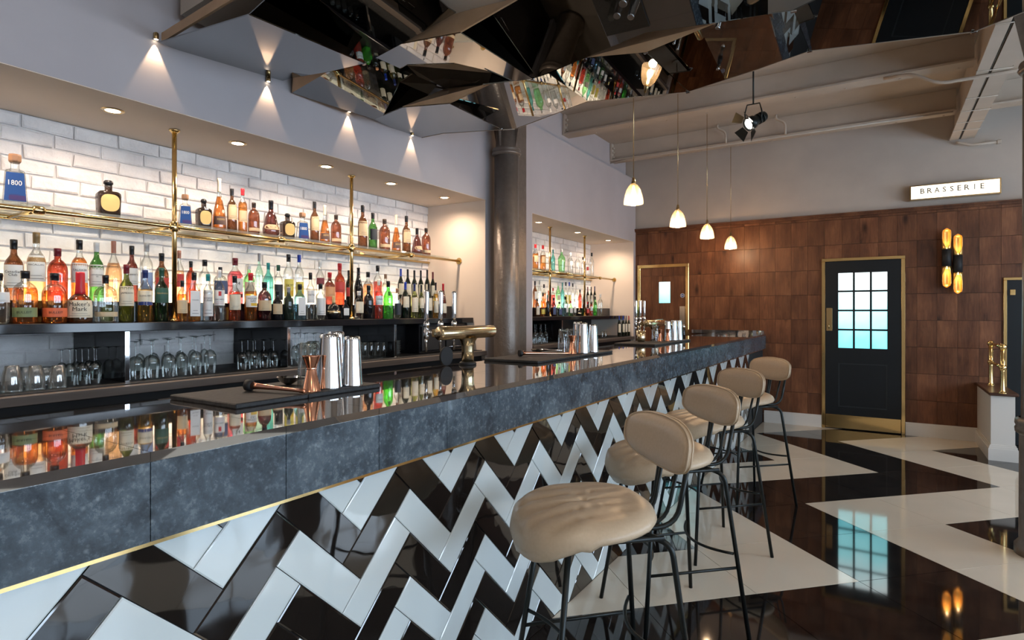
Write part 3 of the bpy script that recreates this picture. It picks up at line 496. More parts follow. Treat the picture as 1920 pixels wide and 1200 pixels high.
BOARDS = [
 ('B1', [(-2.095, 2.242, 2.802), (-1.701, 2.231, 2.755), (-1.387, 2.31, 2.879), (-1.507, 2.336, 2.89), (-1.766, 2.278, 2.89)]),
 ('B2', [(-2.542, 2.735, 2.704), (-2.2, 2.776, 2.675), (-1.893, 2.765, 2.726), (-2.135, 3.029, 2.86), (-2.371, 2.964, 2.86)]),
 ('B3', [(-1.336, 2.849, 2.78), (-1.009, 2.866, 2.737), (-0.653, 2.824, 2.774), (-1.032, 2.932, 2.87)]),
 ('B0', [(-3.005, 2.268, 2.742), (-2.697, 2.277, 2.803), (-2.928, 2.224, 2.87)]),
 ('D2', [(-2.311, 2.709, 2.814), (-2.134, 2.702, 2.793), (-2.006, 2.846, 2.773), (-2.365, 2.957, 2.86), (-2.557, 2.971, 2.84), (-2.359, 2.847, 2.84)]),
]
# ------------------------------------------------------------------ text
_tc={}
def text_geo(s,bold=0.0,spacing=1.0):
    k=(s,bold,spacing)
    if k in _tc: return _tc[k]
    c=bpy.data.curves.new('t','FONT');c.body=s;c.size=1;c.align_x='CENTER';c.align_y='CENTER';c.resolution_u=2;c.offset=bold;c.space_character=spacing;c.space_line=.85
    o=bpy.data.objects.new('t',c);COL.objects.link(o);bpy.context.view_layer.update()
    dg=bpy.context.evaluated_depsgraph_get();me=bpy.data.meshes.new_from_object(o.evaluated_get(dg))
    vs=[(v.co.x,v.co.y) for v in me.vertices];fs=[list(p.vertices) for p in me.polygons]
    bpy.data.objects.remove(o);bpy.data.curves.remove(c);bpy.data.meshes.remove(me)
    if vs:
        x0=min(v[0] for v in vs);x1=max(v[0] for v in vs);y0=min(v[1] for v in vs);y1=max(v[1] for v in vs)
        vs=[((v[0]-(x0+x1)/2)/(x1-x0),(v[1]-(y0+y1)/2)/(y1-y0)) for v in vs]
        asp=(x1-x0)/(y1-y0)
    else: asp=1
    _tc[k]=(vs,fs,asp);return _tc[k]
# ------------------------------------------------------------------ bottles
ST={ # profile (r,z), cap start, cap radius, square?
'whisky':([(.88,0),(1,.02),(1,.54),(.96,.60),(.80,.66),(.52,.715),(.38,.75),(.34,.80),(.34,.88)],.84,.39,0),
'wine':([(.9,0),(1,.02),(1,.56),(.93,.62),(.68,.69),(.42,.75),(.34,.80),(.31,.97)],.78,.345,0),
'burg':([(.9,0),(1,.02),(1,.40),(.90,.50),(.66,.62),(.44,.72),(.34,.80),(.31,.97)],.80,.345,0),
'flask':([(.90,0),(1,.03),(1,.56),(.95,.64),(.80,.71),(.54,.765),(.34,.79),(.31,.88)],.85,.37,0),
'dome':([(.93,0),(1,.03),(1,.52),(.97,.60),(.86,.68),(.62,.745),(.28,.775),(.22,.86)],.82,.27,0),
'dome2':([(.86,0),(.94,.02),(1,.25),(1,.42),(.90,.54),(.66,.64),(.42,.71),(.30,.76),(.26,.84)],.80,.30,0),
'makers':([(.95,0),(1,.05),(1,.36),(.96,.43),(.74,.50),(.42,.56),(.32,.62),(.30,.90)],.58,.36,0),
'tall':([(.93,0),(1,.02),(1,.60),(.95,.655),(.72,.71),(.45,.755),(.37,.79),(.36,.89)],.85,.42,0),
'sq':([(.95,0),(1,.02),(1,.58),(.95,.63),(.66,.70),(.40,.755),(.33,.80),(.32,.89)],.84,.40,1),
'trap':([(.98,0),(1,.03),(.78,.64),(.70,.67),(.40,.70),(.34,.73),(.34,.86)],.83,.50,1),
'sqd':([(.90,0),(.93,.02),(1,.54),(.97,.62),(.80,.67),(.34,.695),(.30,.72),(.30,.86)],.83,.38,1),
'tear':([(.88,0),(1,.06),(1,.16),(.92,.28),(.74,.42),(.54,.54),(.38,.63),(.29,.70),(.27,.80)],.74,.29,0),
'xo':([(.78,0),(1,.10),(1,.22),(.86,.34),(.72,.46),(.66,.54),(.48,.63),(.28,.70),(.25,.84)],.76,.29,0),
'orb':([(.50,0),(.80,.05),(.97,.18),(1,.29),(.93,.43),(.72,.56),(.42,.645),(.22,.68),(.20,.74)],.70,.24,0),
'tanq':([(.74,0),(.78,.03),(.84,.15),(1,.52),(.98,.60),(.78,.68),(.42,.75),(.30,.80),(.28,.90)],.87,.32,0)}
SQ=lambda a:1/(abs(math.cos(a))**7+abs(math.sin(a))**7)**(1/7)*.92
COLORED={'greenolive','greendark','green','greenbright','teal','aqua','blue','browndark','brown','yellowgreen','black','greenblack','blackgreen','neongreen','plum','redamber','brownred','clear','redbrown','plumbrown'}
def prof_r(pr,z):
    for (r0,z0),(r1,z1) in zip(pr,pr[1:]):
        if z<=z1: return r0+(r1-r0)*(z-z0)/max(z1-z0,1e-6)
    return pr[-1][0]
def bottle(x,y,z0,h,r,style,glass,cap,lab,text,desc,idx):
    pr,cs,cr,sq=ST[style];shp=SQ if sq else None;seg=24 if r>.02 else 16
    t=thing('bottle',desc,'bottle',(x,y,z0),random.uniform(-.42,-.12) if y<5 else random.uniform(-.5,.1),GROUP)
    if glass in COLORED: mats=[M['g_'+glass]];lvl=2
    else: mats=[M['g_'+glass],M['g_clear']];lvl=.60+.12*((idx*37)%10)/10
    b=MB();P_=[(a*r,c*h) for a,c in pr]
    if lvl<1:
        k=max(i for i,(a,c) in enumerate(pr) if c<=lvl)
        rl=prof_r(pr,lvl)*r
        b.lathe(P_[:k+1]+[(rl,lvl*h)],seg,shape=shp,mi=0,capt=True);b.lathe([(rl,lvl*h)]+P_[k+1:],seg,shape=shp,mi=1,capb=False,capt=False)
    else: b.lathe(P_,seg,shape=shp,capt=False)
    if style=='tanq':
        for i in range(1,len(b.v)): pass
    b.build('glass_body',mats,t)
    c=MB();cR=cr*r
    if cap=='redwax': c.lathe([(cR*1.25,cs*h-.012),(cR*1.12,cs*h+.01),(cR,cs*h+.04),(cR,h*.97),(cR*.9,h)],18,shape=lambda a:1+.07*math.sin(a*5))
    elif style in('trap',): c.lathe([(cR*.72,.83*h),(cR*.95,.86*h),(cR,.88*h),(cR,.97*h),(cR*.9,h)],8,smooth=False)
    elif style=='sqd': c.lathe([(cR*.75,.83*h),(cR*.8,.87*h),(cR*1.05,.90*h),(cR,.95*h),(cR*.7,.99*h),(cR*.3,h)],18)
    elif style=='orb': c.lathe([(cR,.69*h),(cR*1.05,.72*h),(cR*.9,.98*h),(cR*.8,h)],16)
    elif style in('wine','burg'): c.lathe([(cR*1.02,cs*h),(cR,cs*h+.01),(cR*.93,h*.96),(cR*1.0,h*.962),(cR*1.0,h*.995),(cR*.9,h)],16)
    else: c.lathe([(cR*.96,cs*h),(cR,cs*h+.003),(cR,h*.93),(cR*1.03,h*.932),(cR*1.03,h*.993),(cR*.93,h)],16)
    c.build('cap',M['c_'+cap],t)
    if style=='orb':
        g=MB();g.lathe([(r*1.0,.24*h),(r*1.03,.25*h),(r*1.03,.35*h),(r*.99,.36*h)],24,capb=False,capt=False);g.build('gold_band',M['gold'],t)
    if glass=='neongreen':
        g=MB();q=MB()
        g.prism([(r*.62,-r*.35,.60*h),(r*.62,r*.35,.60*h),(r*.45,r*.18,.72*h),(r*.45,-r*.18,.72*h)],(.002,0,0));g.build('neck_tag',M['c_black'],t)
    if lab:
        lc,l0,l1=lab;R=1.02;oval='oval' in lc
        # patch facing the room
        amax=1.2 if not sq else .72
        na,nz=14,8 if oval else 3
        L=MB();vs=[]
        def pt(a,z,k=1.02):
            rr=prof_r(pr,z)*r*(shp(a) if shp else 1)*k+.0004
            return (rr*math.cos(a),rr*math.sin(a),z*h)
        if oval:
            n=24;zc=(l0+l1)/2;zr=(l1-l0)/2;am=amax*.95
            ring=[pt(am*math.copysign(abs(math.cos(q))**.7,math.cos(q)),zc+zr*math.copysign(abs(math.sin(q))**.7,math.sin(q))) for q in [2*PI*i/n for i in range(n)]]
            ring2=[pt(.5*am*math.cos(q),zc+.5*zr*math.sin(q)) for q in [2*PI*i/n for i in range(n)]]
            vs=ring+ring2+[pt(0,zc)]
            L.add(vs,[(i,(i+1)%n,n+(i+1)%n,n+i) for i in range(n)]+[(n+i,n+(i+1)%n,2*n) for i in range(n)],0,True)
        else:
            for j in range(nz+1):
                for i in range(na+1): vs.append(pt(-amax+2*amax*i/na,l0+(l1-l0)*j/nz))
            L.add(vs,[(j*(na+1)+i,j*(na+1)+i+1,(j+1)*(na+1)+i+1,(j+1)*(na+1)+i) for j in range(nz) for i in range(na)],0,True)
        def strip(za,zb,a0,a1,mi,k=1.03):
            n=8;v=[pt(a0+(a1-a0)*i/n,z,k) for z in (za,zb) for i in range(n+1)]
            L.add(v,[(i,i+1,n+2+i,n+1+i) for i in range(n)],mi,True)
        H_=l1-l0
        if r>.02 and not oval and lc not in('olive','orange'):
            strip(l0+.10*H_,l0+.115*H_,-amax*.7,amax*.7,1);strip(l0+.22*H_,l0+.232*H_,-amax*.5,amax*.5,1)
        sec=M['ink']
        if text=='GLENLIVET': strip(l0,l0+.22*H_,-amax,amax,1);sec=M['inkblue']
        if text=='1800': strip(l0+.03*H_,l0+.2*H_,-amax*.6,amax*.95,1);sec=mat('label_purple',(.05,.03,.14),.5)
        if lc=='yellowlab' or text=='MOUNT\nGAY': strip(l0+.1*H_,l0+.35*H_,-amax*.3,amax*.7,1);sec=M['inky']
        if text=='BACARDI':
            strip(l0+.62*H_,l0+.92*H_,-.25,.25,1);sec=M['inkred']
        if text=='24': strip(l0-.12,l0-.04,-amax,amax,1);sec=M['c_maroon']
        lo=L.build('paper_label',[M['l_'+lc],sec],t,recalc=False)
        if text:
            tv,tf,asp=text_geo(text,.0);TX=MB()
            w=2*amax*r*.70;nl=text.count('\n')+1
            hh=min(w/asp,(H_*h)*(.26*nl if nl>1 else .24));w=hh*asp
            if text=='1800': w=2*amax*r*.62;hh=w/asp*1.3
            zc=(l0+l1)/2+H_*.14
            if text in('BULLEIT',): zc=(l0+l1)/2
            if text=='BACARDI': zc=l0+.40*H_
            if text=='LAPHROAIG\n10': zc=(l0+l1)/2
            vv=[]
            for (a,b_) in tv:
                zz=zc+b_*hh/h;rr=prof_r(pr,zz)*r
                vv.append(pt(a*w/rr,zz,1.045))
            TX.add(vv,tf);ink=M['ink']
            if text=='1800': ink=M['inkw']
            if text in('GLENMORANGIE','Glenfiddich','REMY'): ink=M['inkg']
            TX.build('lettering',ink,lo,recalc=False)
    elif text:
        tv,tf,asp=text_geo(text,.01);TX=MB();w=1.7*r;hh=w/asp
        TX.add([( (prof_r(pr,.36)*r*1.01)*math.cos(a*w/r),(prof_r(pr,.36)*r*1.01)*math.sin(a*w/r),.36*h+b_*hh) for a,b_ in tv],tf);TX.build('lettering',M['inkg'],t,recalc=False)
    if style=='tear':
        g=MB();rr=prof_r(pr,.36)*r
        ca=.45;n=12
        g.add([((rr*1.05)*math.cos(ca+.28*math.cos(q)),(rr*1.05)*math.sin(ca+.28*math.cos(q)),(.36+.035*math.sin(q))*h) for q in [2*PI*i/n for i in range(n)]],[list(range(n))])
        g.build('round_seal',M['l_cream'],t,recalc=False)
    return t
for i,B in enumerate(BOTTLES):
    z=B[2];yy=B[1]
    side='alcove' if yy>5 else 'long niche'
    if z>1.8: GROUP='bottles on the glass shelf of the '+side
    elif z>1.45: GROUP='back row of bottles in the '+side
    elif z>1.2: GROUP='front row of bottles in the '+side
    else: GROUP='wine bottles on the low back counter'
    bottle(*B,i)
# ------------------------------------------------------------------ glassware
def make_glass(kind,r,h,label,group,loc):
    t=thing(kind,label,'glass',loc,0,group)
    if kind=='wine_glass':   # upside down, rim on the mat
        b=MB();b.lathe([(r*.90,0),(r*.98,h*.20),(r*1.04,h*.40),(r*1.0,h*.48),(r*.64,h*.575),(r*.12,h*.615)],20,capb=False,capt=False);b.build('bowl',M['glass'],t)
        s=MB();s.lathe([(r*.13,h*.59),(r*.09,h*.64),(r*.08,h*.9),(r*.14,h*.97)],10,capb=False,capt=False);s.build('stem',M['glass'],t)
        f=MB();f.lathe([(r*.14,h*.965),(r*.5,h*.985),(r*.92,h*.995),(r*.92,h)],20,capb=False);f.build('foot',M['glass'],t)
    elif kind=='tumbler':
        b=MB();b.lathe([(r,0),(r*.93,h*.5),(r*.84,h*.97),(r*.78,h)],18,capb=False);b.build('bowl',M['glass'],t)
        f=MB();f.lathe([(r*.80,h*.90),(r*.78,h*.985)],18);f.build('thick_base',M['glass'],t)
    else:
        b=MB();n=40;vs=[];prof=[(r*.98,0),(r,h*.08),(r*.97,h*.35),(r*.88,h*.65),(r*.70,h*.92),(r*.60,h)]
        b.lathe(prof,48,shape=lambda a:1+.02*math.sin(a*24),capb=False);b.build('ribbed_body',M['ribglass'],t)
        f=MB();f.lathe([(r*1.0,0),(r*1.03,h*.02),(r*1.0,h*.09)],32,capb=False,capt=False);f.build('rim',M['glass'],t)
    return t
GLAB={}
protos={}
def gkey(g):
    k,x,y,h,r=g
    if y<1.41: return ('bay left of first partition','first')
    if y<2.331: return ('bay between first and second partitions','second')
    if y<3.275: return ('bay behind the shakers','third')
    return ('far alcove counter','fourth')
for g in GLASSES:
    k,x,y,h,r=g;bay,o_=gkey(g)
    near='front' if x>-3.25 else 'rear'
    nm={'wine_glass':'upturned stemmed wine glass','tumbler':'plain upturned tumbler','ribbed_tumbler':'upturned tumbler with swirled ribs'}[k]
    if o_=='second' and y>1.95: bay='dark right half of the second bay'
    lab='%s, %s row, %s'%(nm,near,bay)
    grp='%s, %s, %s'%(k.replace('_',' ')+'es' if k=='wine_glass' else k.replace('_',' ')+'s',near,bay)
    make_glass(k,r,h,lab,grp,(x,y,1.078))
# stack of small dishes
for i in range(6):
    t=MB();zz=1.0775+i*.019
    t.lathe([(.030,0),(.034,.002),(.046,.018),(.048,.020),(.044,.018),(.032,.004)],24,capt=False)
    o=t.build('glass_dish',M['ceramic'] if 0 else M['ribglass'],loc=(-3.28,3.44,zz));tag(o,'small clear dish in the stack of six right of the third partition','dish','stacked clear dishes on the back counter')
# ------------------------------------------------------------------ room shell
FX0,FX1,FY0,FY1=-3.72,4.4,-3.0,8.16
def clip(poly,axis,val,keep_less):
    out=[];n=len(poly)
    for i in range(n):
        a,b=poly[i],poly[(i+1)%n];ia=(a[axis]<=val)==keep_less;ib=(b[axis]<=val)==keep_less
        if a[axis]==val: ia=True
        if ia: out.append(a)
        if ia!=ib and b[axis]!=a[axis]:
            t=(val-a[axis])/(b[axis]-a[axis]);out.append(tuple(a[k]+(b[k]-a[k])*t for k in range(len(a))))
    return out
def cliprect(poly,x0,x1,y0,y1):
    for ax,v,kl in ((0,x0,False),(0,x1,True),(1,y0,False),(1,y1,True)):
        poly=clip(poly,ax,v,kl)
        if len(poly)<3: return []
    # dedupe
    o=[]
    for p in poly:
        if not o or max(abs(p[k]-o[-1][k]) for k in range(2))>1e-5: o.append(p)
    if len(o)>1 and max(abs(o[0][k]-o[-1][k]) for k in range(2))<1e-5:o.pop()
    return o if len(o)>=3 else []
f=MB();f.box(FX0,FX1,FY0,8.3,-.1,-.004,0)
s2=math.sqrt(.5);gp=.0015
for i in range(-11,16):
    for j in range(-12,12):
        p0=1.85+.612*i+gp;p1=1.85+.612*(i+1)-gp;q0=2.6+.5755*j+gp;q1=2.6+.5755*(j+1)-gp
        quad=[((p-q)*s2,(p+q)*s2) for p,q in ((p0,q0),(p1,q0),(p1,q1),(p0,q1))]
        quad=cliprect(quad,-1.29,FX1,FY0,8.16)
        if not quad: continue
        w=False
        if i%3==0 and j>=i: w=True
        if j%3==0 and i<=j: w=True
        if i%3==2 and j<=i-1: w=True
        if j%3==1 and i>=j+1: w=True
        f.prism([(x,y,-.004) for x,y in quad],(0,0,.004),2 if w else 1)
struct(f.build('floor',[M['floorgrout'],M['floorblack'],M['floorcream']]))
c=MB();c.box(FX0,FX1,FY0,8.3,3.75,3.85);struct(c.build('ceiling',M['cream']))
NC=2.435
def wbox(*a):
    w=MB();w.box(*a);return struct(w.build('wall_left',M['plaster']))
wtop=wbox(-3.90,-3.02,-3,8.14,NC,3.34);wbox(-3.90,-3.17,-3,8.14,3.34,3.75)
wp1=wbox(-3.90,-3.02,4.33,5.165,0,NC);wp2=wbox(-3.90,-3.02,8.06,8.14,0,NC);wp0=wbox(-3.90,-3.02,-3,-.6,0,NC)
wls=[wbox(-3.90,-3.73,-.6,4.33,0,NC),wbox(-3.90,-3.73,5.165,8.06,0,NC)]
# painted linings of the alcoves
for (y0,y1),wl in zip(((-.6,4.33),(5.165,8.06)),wls):
    l=MB();l.box(-3.70,-3.021,y0+.001,y1-.001,NC-.004,NC-.0005);l.build('alcove_soffit_lining',M['warmplaster'],wtop)
    l=MB();l.box(-3.70,-3.021,y1-.004,y1-.0005,1.0,NC-.004);l.build('alcove_end_lining',M['warmplaster'],wp1 if y1<5 else wp2)
    l=MB();l.box(-3.70,-3.021,y0+.0005,y0+.004,1.0,NC-.004);l.build('alcove_end_lining',M['warmplaster'],wp0 if y0<0 else wp1)
    b=MB();b.box(-3.729,-3.7055,y0,y1,1.0,NC-.004,1)
    row=0;z=1.0
    while z<NC-.01:
        y=y0-(.11 if row%2 else 0)-random.random()*.01
        while y<y1:
            L=.215+random.uniform(-.006,.006);a0=max(y,y0);a1=min(y+L,y1);
            if a1-a0>.02:
                zt=min(z+.066,NC-.005);xf=-3.692+random.uniform(-.004,.004);j=lambda:random.uniform(-.0045,.0045);c_=random.uniform(.006,.012)
                o=[(-3.712,a0+j(),z+j()),(-3.712,a1+j(),z+j()),(-3.712,a1+j(),zt+j()),(-3.712,a0+j(),zt+j())]
                m_=[(xf-.004,p[1],p[2]) for p in o]
                cy,cz=(a0+a1)/2,(z+zt)/2
                i_=[(xf+random.uniform(-.002,.002),p[1]+math.copysign(c_,cy-p[1]),p[2]+math.copysign(c_,cz-p[2])) for p in o]
                b.add(o+m_+i_,[(0,1,5,4),(1,2,6,5),(2,3,7,6),(3,0,4,7),(4,5,9,8),(5,6,10,9),(6,7,11,10),(7,4,8,11),(8,9,10,11)],0)
            y+=L+.010
        z+=.0755;row+=1
    b.build('painted_brickwork',[M['brick'],M['mortar']],wl)
# far wall
w=MB();w.box(-3.9,4.5,8.17,8.3,0,3.75);wf=struct(w.build('wall_far',M['taupe']))
holes=[(-2.985,-2.247,0,2.095),(-.62,.235,0,2.07),(1.11,1.95,0,1.785)]
pb=MB();cols=[]
def sub(rects,h):
    out=[]
    for x0,x1,z0,z1 in rects:
        hx0,hx1,hz0,hz1=h
        if hx1<=x0 or hx0>=x1 or hz1<=z0 or hz0>=z1: out.append((x0,x1,z0,z1));continue
        if x0<hx0: out.append((x0,hx0,z0,z1))
        if x1>hx1: out.append((hx1,x1,z0,z1))
        a0,a1=max(x0,hx0),min(x1,hx1)
        if z1>hz1: out.append((a0,a1,hz1,z1))
        if z0<hz0: out.append((a0,a1,z0,hz0))
    return out
bc=[]
x=-3.02
while x<4.4:
    wd=.187;zt=2.24+.305
    zs=[0.0]+[2.24-.305*k for k in range(7,-1,-1)]+[2.545,2.60]
    for z0,z1 in zip(zs,zs[1:]):
        if z1-z0<.01: continue
        rnd=(random.random(),random.random(),random.random())
        for rx0,rx1,rz0,rz1 in sub([(x+.001,min(x+wd,4.4)-.001,z0+.0018,z1-.0018)],holes[0]):
            for rr in sub([(rx0,rx1,rz0,rz1)],holes[1]):
                for q in sub([rr],holes[2]):
                    if q[1]-q[0]<.003 or q[3]-q[2]<.003: continue
                    n0=len(pb.f);pb.box(q[0],q[1],8.14,8.165,q[2],q[3]);bc+=[rnd]*(len(pb.f)-n0)
    x+=wd
n0=len(pb.f);pb.box(-3.02,4.4,8.162,8.169,0,2.6,1);bc+=[(0,0,0)]*(len(pb.f)-n0)
pn=pb.build('oak_board_cladding',[M['wood'],M['blackmatt']],wf,recalc=False)
def board_colors(o,bc):
    ca=o.data.color_attributes.new('board','FLOAT_COLOR','CORNER')
    k=0
    for pi,p in enumerate(o.data.polygons):
        for _ in p.loop_indices: ca.data[k].color=(*bc[pi],1);k+=1
board_colors(pn,bc)
t=MB();t.box(-3.02,4.4,8.10,8.165,2.60,2.618);t.box(-3.02,4.4,8.115,8.165,2.575,2.60);t.build('top_moulding',M['wood'],wf)
# door leaf in the cladding
def brass_frame(name,x0,x1,z1,wd,par,mt=None):
    o=MB()
    o.box(x0,x0+wd,8.118,8.168,0,z1-wd,0,.003);o.box(x1-wd,x1,8.118,8.168,0,z1-wd,0,.003);o.box(x0,x1,8.118,8.168,z1-wd,z1,0,.003)
    return o.build(name,mt or M['brass'],par)
def round_sign(x,z,par):
    s=MB();s.lathe([(.030,0),(.030,.0015)],28,axis='y',c=(0,0,0));o=s.build('fire_door_sign',[M['stickblue']],par,loc=(x,8.129,z))
    r_=MB();n=28
    for ra,rb in ((.026,.030),):
        vs=[(rr*math.cos(2*PI*i/n),-.0004,rr*math.sin(2*PI*i/n)) for rr in (ra,rb) for i in range(n)];r_.add(vs,[(i,(i+1)%n,n+(i+1)%n,n+i) for i in range(n)])
    for txt,zz in (('FIRE DOOR',.007),('KEEP SHUT',-.007)):
        tv,tf,asp=text_geo(txt,.02);r_.add([(a*.042,-.0004,zz+b_*.009) for a,b_ in tv],tf)
    r_.build('sign_lettering',M['inkw'],o,recalc=False);return o
d=thing('door_1',None,None,(0,0,0));struct(d)
brass_frame('brass_frame',-2.985,-2.247,2.095,.045,d)
lf=MB();bc=[];X=-2.94
for k in range(4):
    for z0,z1 in ((0,.72),(.722,1.32),(1.322,1.93),(1.932,2.05)):
        for q in sub([(X+k*.162+.001,X+(k+1)*.162-.001,z0,z1)],(-2.669,-2.508,1.548,1.845)):
            n0=len(lf.f);lf.box(q[0],q[1],8.13,8.16,q[2],q[3]);bc+=[(.15+.25*random.random(),random.random(),random.random())]*(len(lf.f)-n0)
lo=lf.build('oak_leaf',M['wood'],d,recalc=False);board_colors(lo,bc)
p=MB();p.box(-2.669,-2.508,8.138,8.150,1.548,1.845);p.build('vision_panel',M['pane2'],d)
round_sign(-2.335,1.65,d)
p=MB();p.box(-2.375,-2.30,8.124,8.130,1.10,1.50,0,.001);p.build('push_plate',M['steel'],d)
d=thing('door_2',None,None,(0,0,0));struct(d)
brass_frame('brass_frame',-.62,.235,2.075,.038,d)
g=MB();xa,xb=-.582,.197
cx=[-.441,-.287,-.110,.057];zc=[.985,1.207,1.432,1.655,1.895]
# leaf with twelve openings: rails and stiles
px0,px1=-.441,.060;pz0,pz1=.985,1.892;bar=.022
g.box(xa,px0,8.125,8.16,.008,2.035);g.box(px1,xb,8.125,8.16,.008,2.035);g.box(px0,px1,8.125,8.16,pz1,2.035);g.box(px0,px1,8.125,8.16,.80,pz0)
g.box(px0,px1,8.125,8.16,.008,.27);g.box(px0,px1,8.137,8.155,.27,.80)
pwd=(px1-px0-2*bar)/3;phh=(pz1-pz0-3*bar)/4
for k in (1,2): g.box(px0+k*pwd+(k-1)*bar,px0+k*pwd+k*bar,8.127,8.158,pz0,pz1)
for k in (1,2,3): g.box(px0,px1,8.128,8.157,pz0+k*phh+(k-1)*bar,pz0+k*phh+k*bar)
g.build('panelled_leaf',M['darkdoor'],d)
m_=MB()
for a,b_,c_,e_ in ((px0,px1,.27,.282),(px0,px1,.788,.80),(px0,px0+.012,.282,.788),(px1-.012,px1,.282,.788)): m_.box(a,b_,8.131,8.14,c_,e_)
m_.build('panel_moulding',M['doormould'],d)
for i in range(3):
    for j in range(4):
        p=MB();a=px0+i*(pwd+bar);z_=pz0+j*(phh+bar);p.box(a,a+pwd,8.142,8.150,z_,z_+phh);p.build('glass_pane',M['pane'],d)
p=MB();p.box(xa+.004,xb-.004,8.121,8.126,.012,.172,0,.001);p.build('kick_plate',M['brass'],d)
round_sign(-.535,1.563,d)
p=MB();p.box(-.570,-.505,8.119,8.126,1.19,1.47,0,.002);p.build('lock_plate',M['brassdk'],d)
p=MB();p.tube([(-.54,8.12,1.27),(-.54,8.09,1.27),(-.54,8.09,1.22)],.007);p.build('door_handle',M['brassdk'],d)
d=thing('door_3',None,None,(0,0,0));struct(d)
brass_frame('brass_frame',1.11,1.95,1.79,.030,d,M['brass'])
g=MB();g.box(1.14,1.92,8.13,8.16,.005,1.76);g.build('dark_leaf',M['darkdoor'],d)
p=MB();p.box(1.165,1.21,8.122,8.131,1.60,1.66,0,.002);p.build('hinge_plate',M['brass'],d)
# skirting
def skirt(name,x0,x1):
    b=MB();b.box(x0,x1,8.112,8.139,0,.115);b.box(x0,x1,8.118,8.139,.115,.135);b.box(x0,x1,8.126,8.139,.135,.15);return struct(b.build(name,M['white']))
skirt('baseboard_far',-1.28,-.622);skirt('baseboard_far',.237,.885)
# right wall with windows, wall behind the camera
w=MB();wz0,wz1=.85,2.6;wy=[(-2.2,-.8),(-.2,1.2),(1.8,3.2),(3.8,5.2),(5.8,7.2)]
w.box(4.4,4.6,-3,8.17,0,wz0);w.box(4.4,4.6,-3,8.17,wz1,3.75);yy=-3
for a,b_ in wy+[(8.17,8.17)]: w.box(4.4,4.6,yy,a,wz0,wz1) ;yy=b_
struct(w.build('wall_right',M['taupe']))
def window(i,y0,y1):
    t=thing('window_%d'%i,None,None,(0,0,0));struct(t)
    p=MB();p.box(4.50,4.515,y0,y1,wz0,wz1);p.build('glass_pane',M['daywin'],t)
    q=MB()
    for a,b_,c_,e_ in ((y0,y0+.05,wz0,wz1),(y1-.05,y1,wz0,wz1),(y0+.05,y1-.05,wz0,wz0+.05),(y0+.05,y1-.05,wz1-.05,wz1),((y0+y1)/2-.02,(y0+y1)/2+.02,wz0+.05,wz1-.05),(y0+.05,y1-.05,1.9,1.94)):
        q.box(4.43,4.499,a,b_,c_,e_)
    q.build('window_frame',M['white'],t)
for i,(a,b_) in enumerate(wy): window(i+1,a,b_)
w=MB();w.box(-3.9,4.6,-3.15,-3.0,0,3.75);struct(w.build('wall_back',M['taupe']))
# stub wall with brass rail
w=MB();w.box(.89,1.07,7.2,8.138,0,.62);sw=struct(w.build('wall_stub',M['white']))
b=MB();b.box(.868,1.092,7.178,8.138,0,.115);b.box(.874,1.086,7.184,8.138,.115,.135);b.box(.881,1.079,7.191,8.138,.135,.15);struct(b.build('baseboard_stub',M['white']))
b=MB();b.box(.872,1.095,7.165,8.138,.621,.650,0,.006);struct(b.build('trim_1',mat('dark_oak_cap',(.07,.03,.018),.35)))
rl=thing('brass_handrail','polished brass two-bar rail standing on the low white wall','handrail',(.97,7.2,.6505))
for py in (-.065,.64):
    p=MB();p.lathe([(.034,0),(.034,.006),(.024,.012),(.020,.03),(.019,.20),(.019,.43)],18,c=(0,py,0));
    p.build('post',M['brass'],rl)
    for zz in (.245,.44):
        p=MB();bm=bmesh.new();bmesh.ops.create_uvsphere(bm,u_segments=16,v_segments=10,radius=.032);bmesh.ops.translate(bm,vec=(0,py,zz),verts=bm.verts);p.bm(bm,0,True);bm.free();p.build('ball_joint',M['brass'],rl)
for zz in (.245,.44):
    p=MB();p.tube([(0,-.065,zz),(0,.64,zz)],.016,14);p.build('rail',M['brass'],rl)
# ------------------------------------------------------------------ beams
def ibeam(name,label,x0,x1,y,z0,z1,w,along='x',y1=None,ft=.018):
    b=MB()
    if along=='x':
        b.box(x0,x1,y-w/2,y+w/2,z0,z0+ft);b.box(x0,x1,y-.012,y+.012,z0+ft,z1)
    else:
        b.box(x0,x1,y,y1,z0,z0+ft);b.box((x0+x1)/2-.015,(x0+x1)/2+.015,y,y1,z0+ft,z1)
    return b
for i,(y,lb) in enumerate(((6.2,'cream painted steel beam crossing the ceiling nearest the mirrored raft'),(7.62,'cream painted steel beam crossing just before the far wall'),(1.0,'cream painted steel beam hidden above the near bar end'))):
    if i==2: continue
    t=thing('ceiling_beam',lb,'beam',(0,0,0),0,'cross beams under the ceiling')
    for a,b_ in ((-3.168,.66),(.86,4.39)):
        q=ibeam('',lb,a,b_,y,3.50,3.748,.17);q.build('beam_span',M['cream'],t)
    q=MB()
    for dz in (.06,.12,.18):
        for dy in (-.045,.045): q.lathe([(.016,0),(.016,.018),(.010,.026)],8,axis='x',c=(-3.14,y+dy,3.50+dz))
    q.box(-3.165,-3.14,y-.08,y+.08,3.52,3.745);q.build('bolt_plate',M['cream'],t)
    q=MB()
    for k in range(9):
        q.lathe([(.009,-.006),(.011,0)],8,c=(-2.8+k*.42,y+.05,3.499));
    q.build('rivets',M['cream'],t)
t=thing('ceiling_girder','deep pale girder running toward the far wall above the right column','beam',(0,0,0))
q=MB();q.box(.645,.725,3.2,8.138,3.335,3.352);q.box(.745,.865,3.2,8.138,3.335,3.352);q.box(.690,.704,3.2,8.138,3.352,3.748);q.box(.800,.814,3.2,8.138,3.352,3.748);q.build('girder_steel',M['cream'],t)
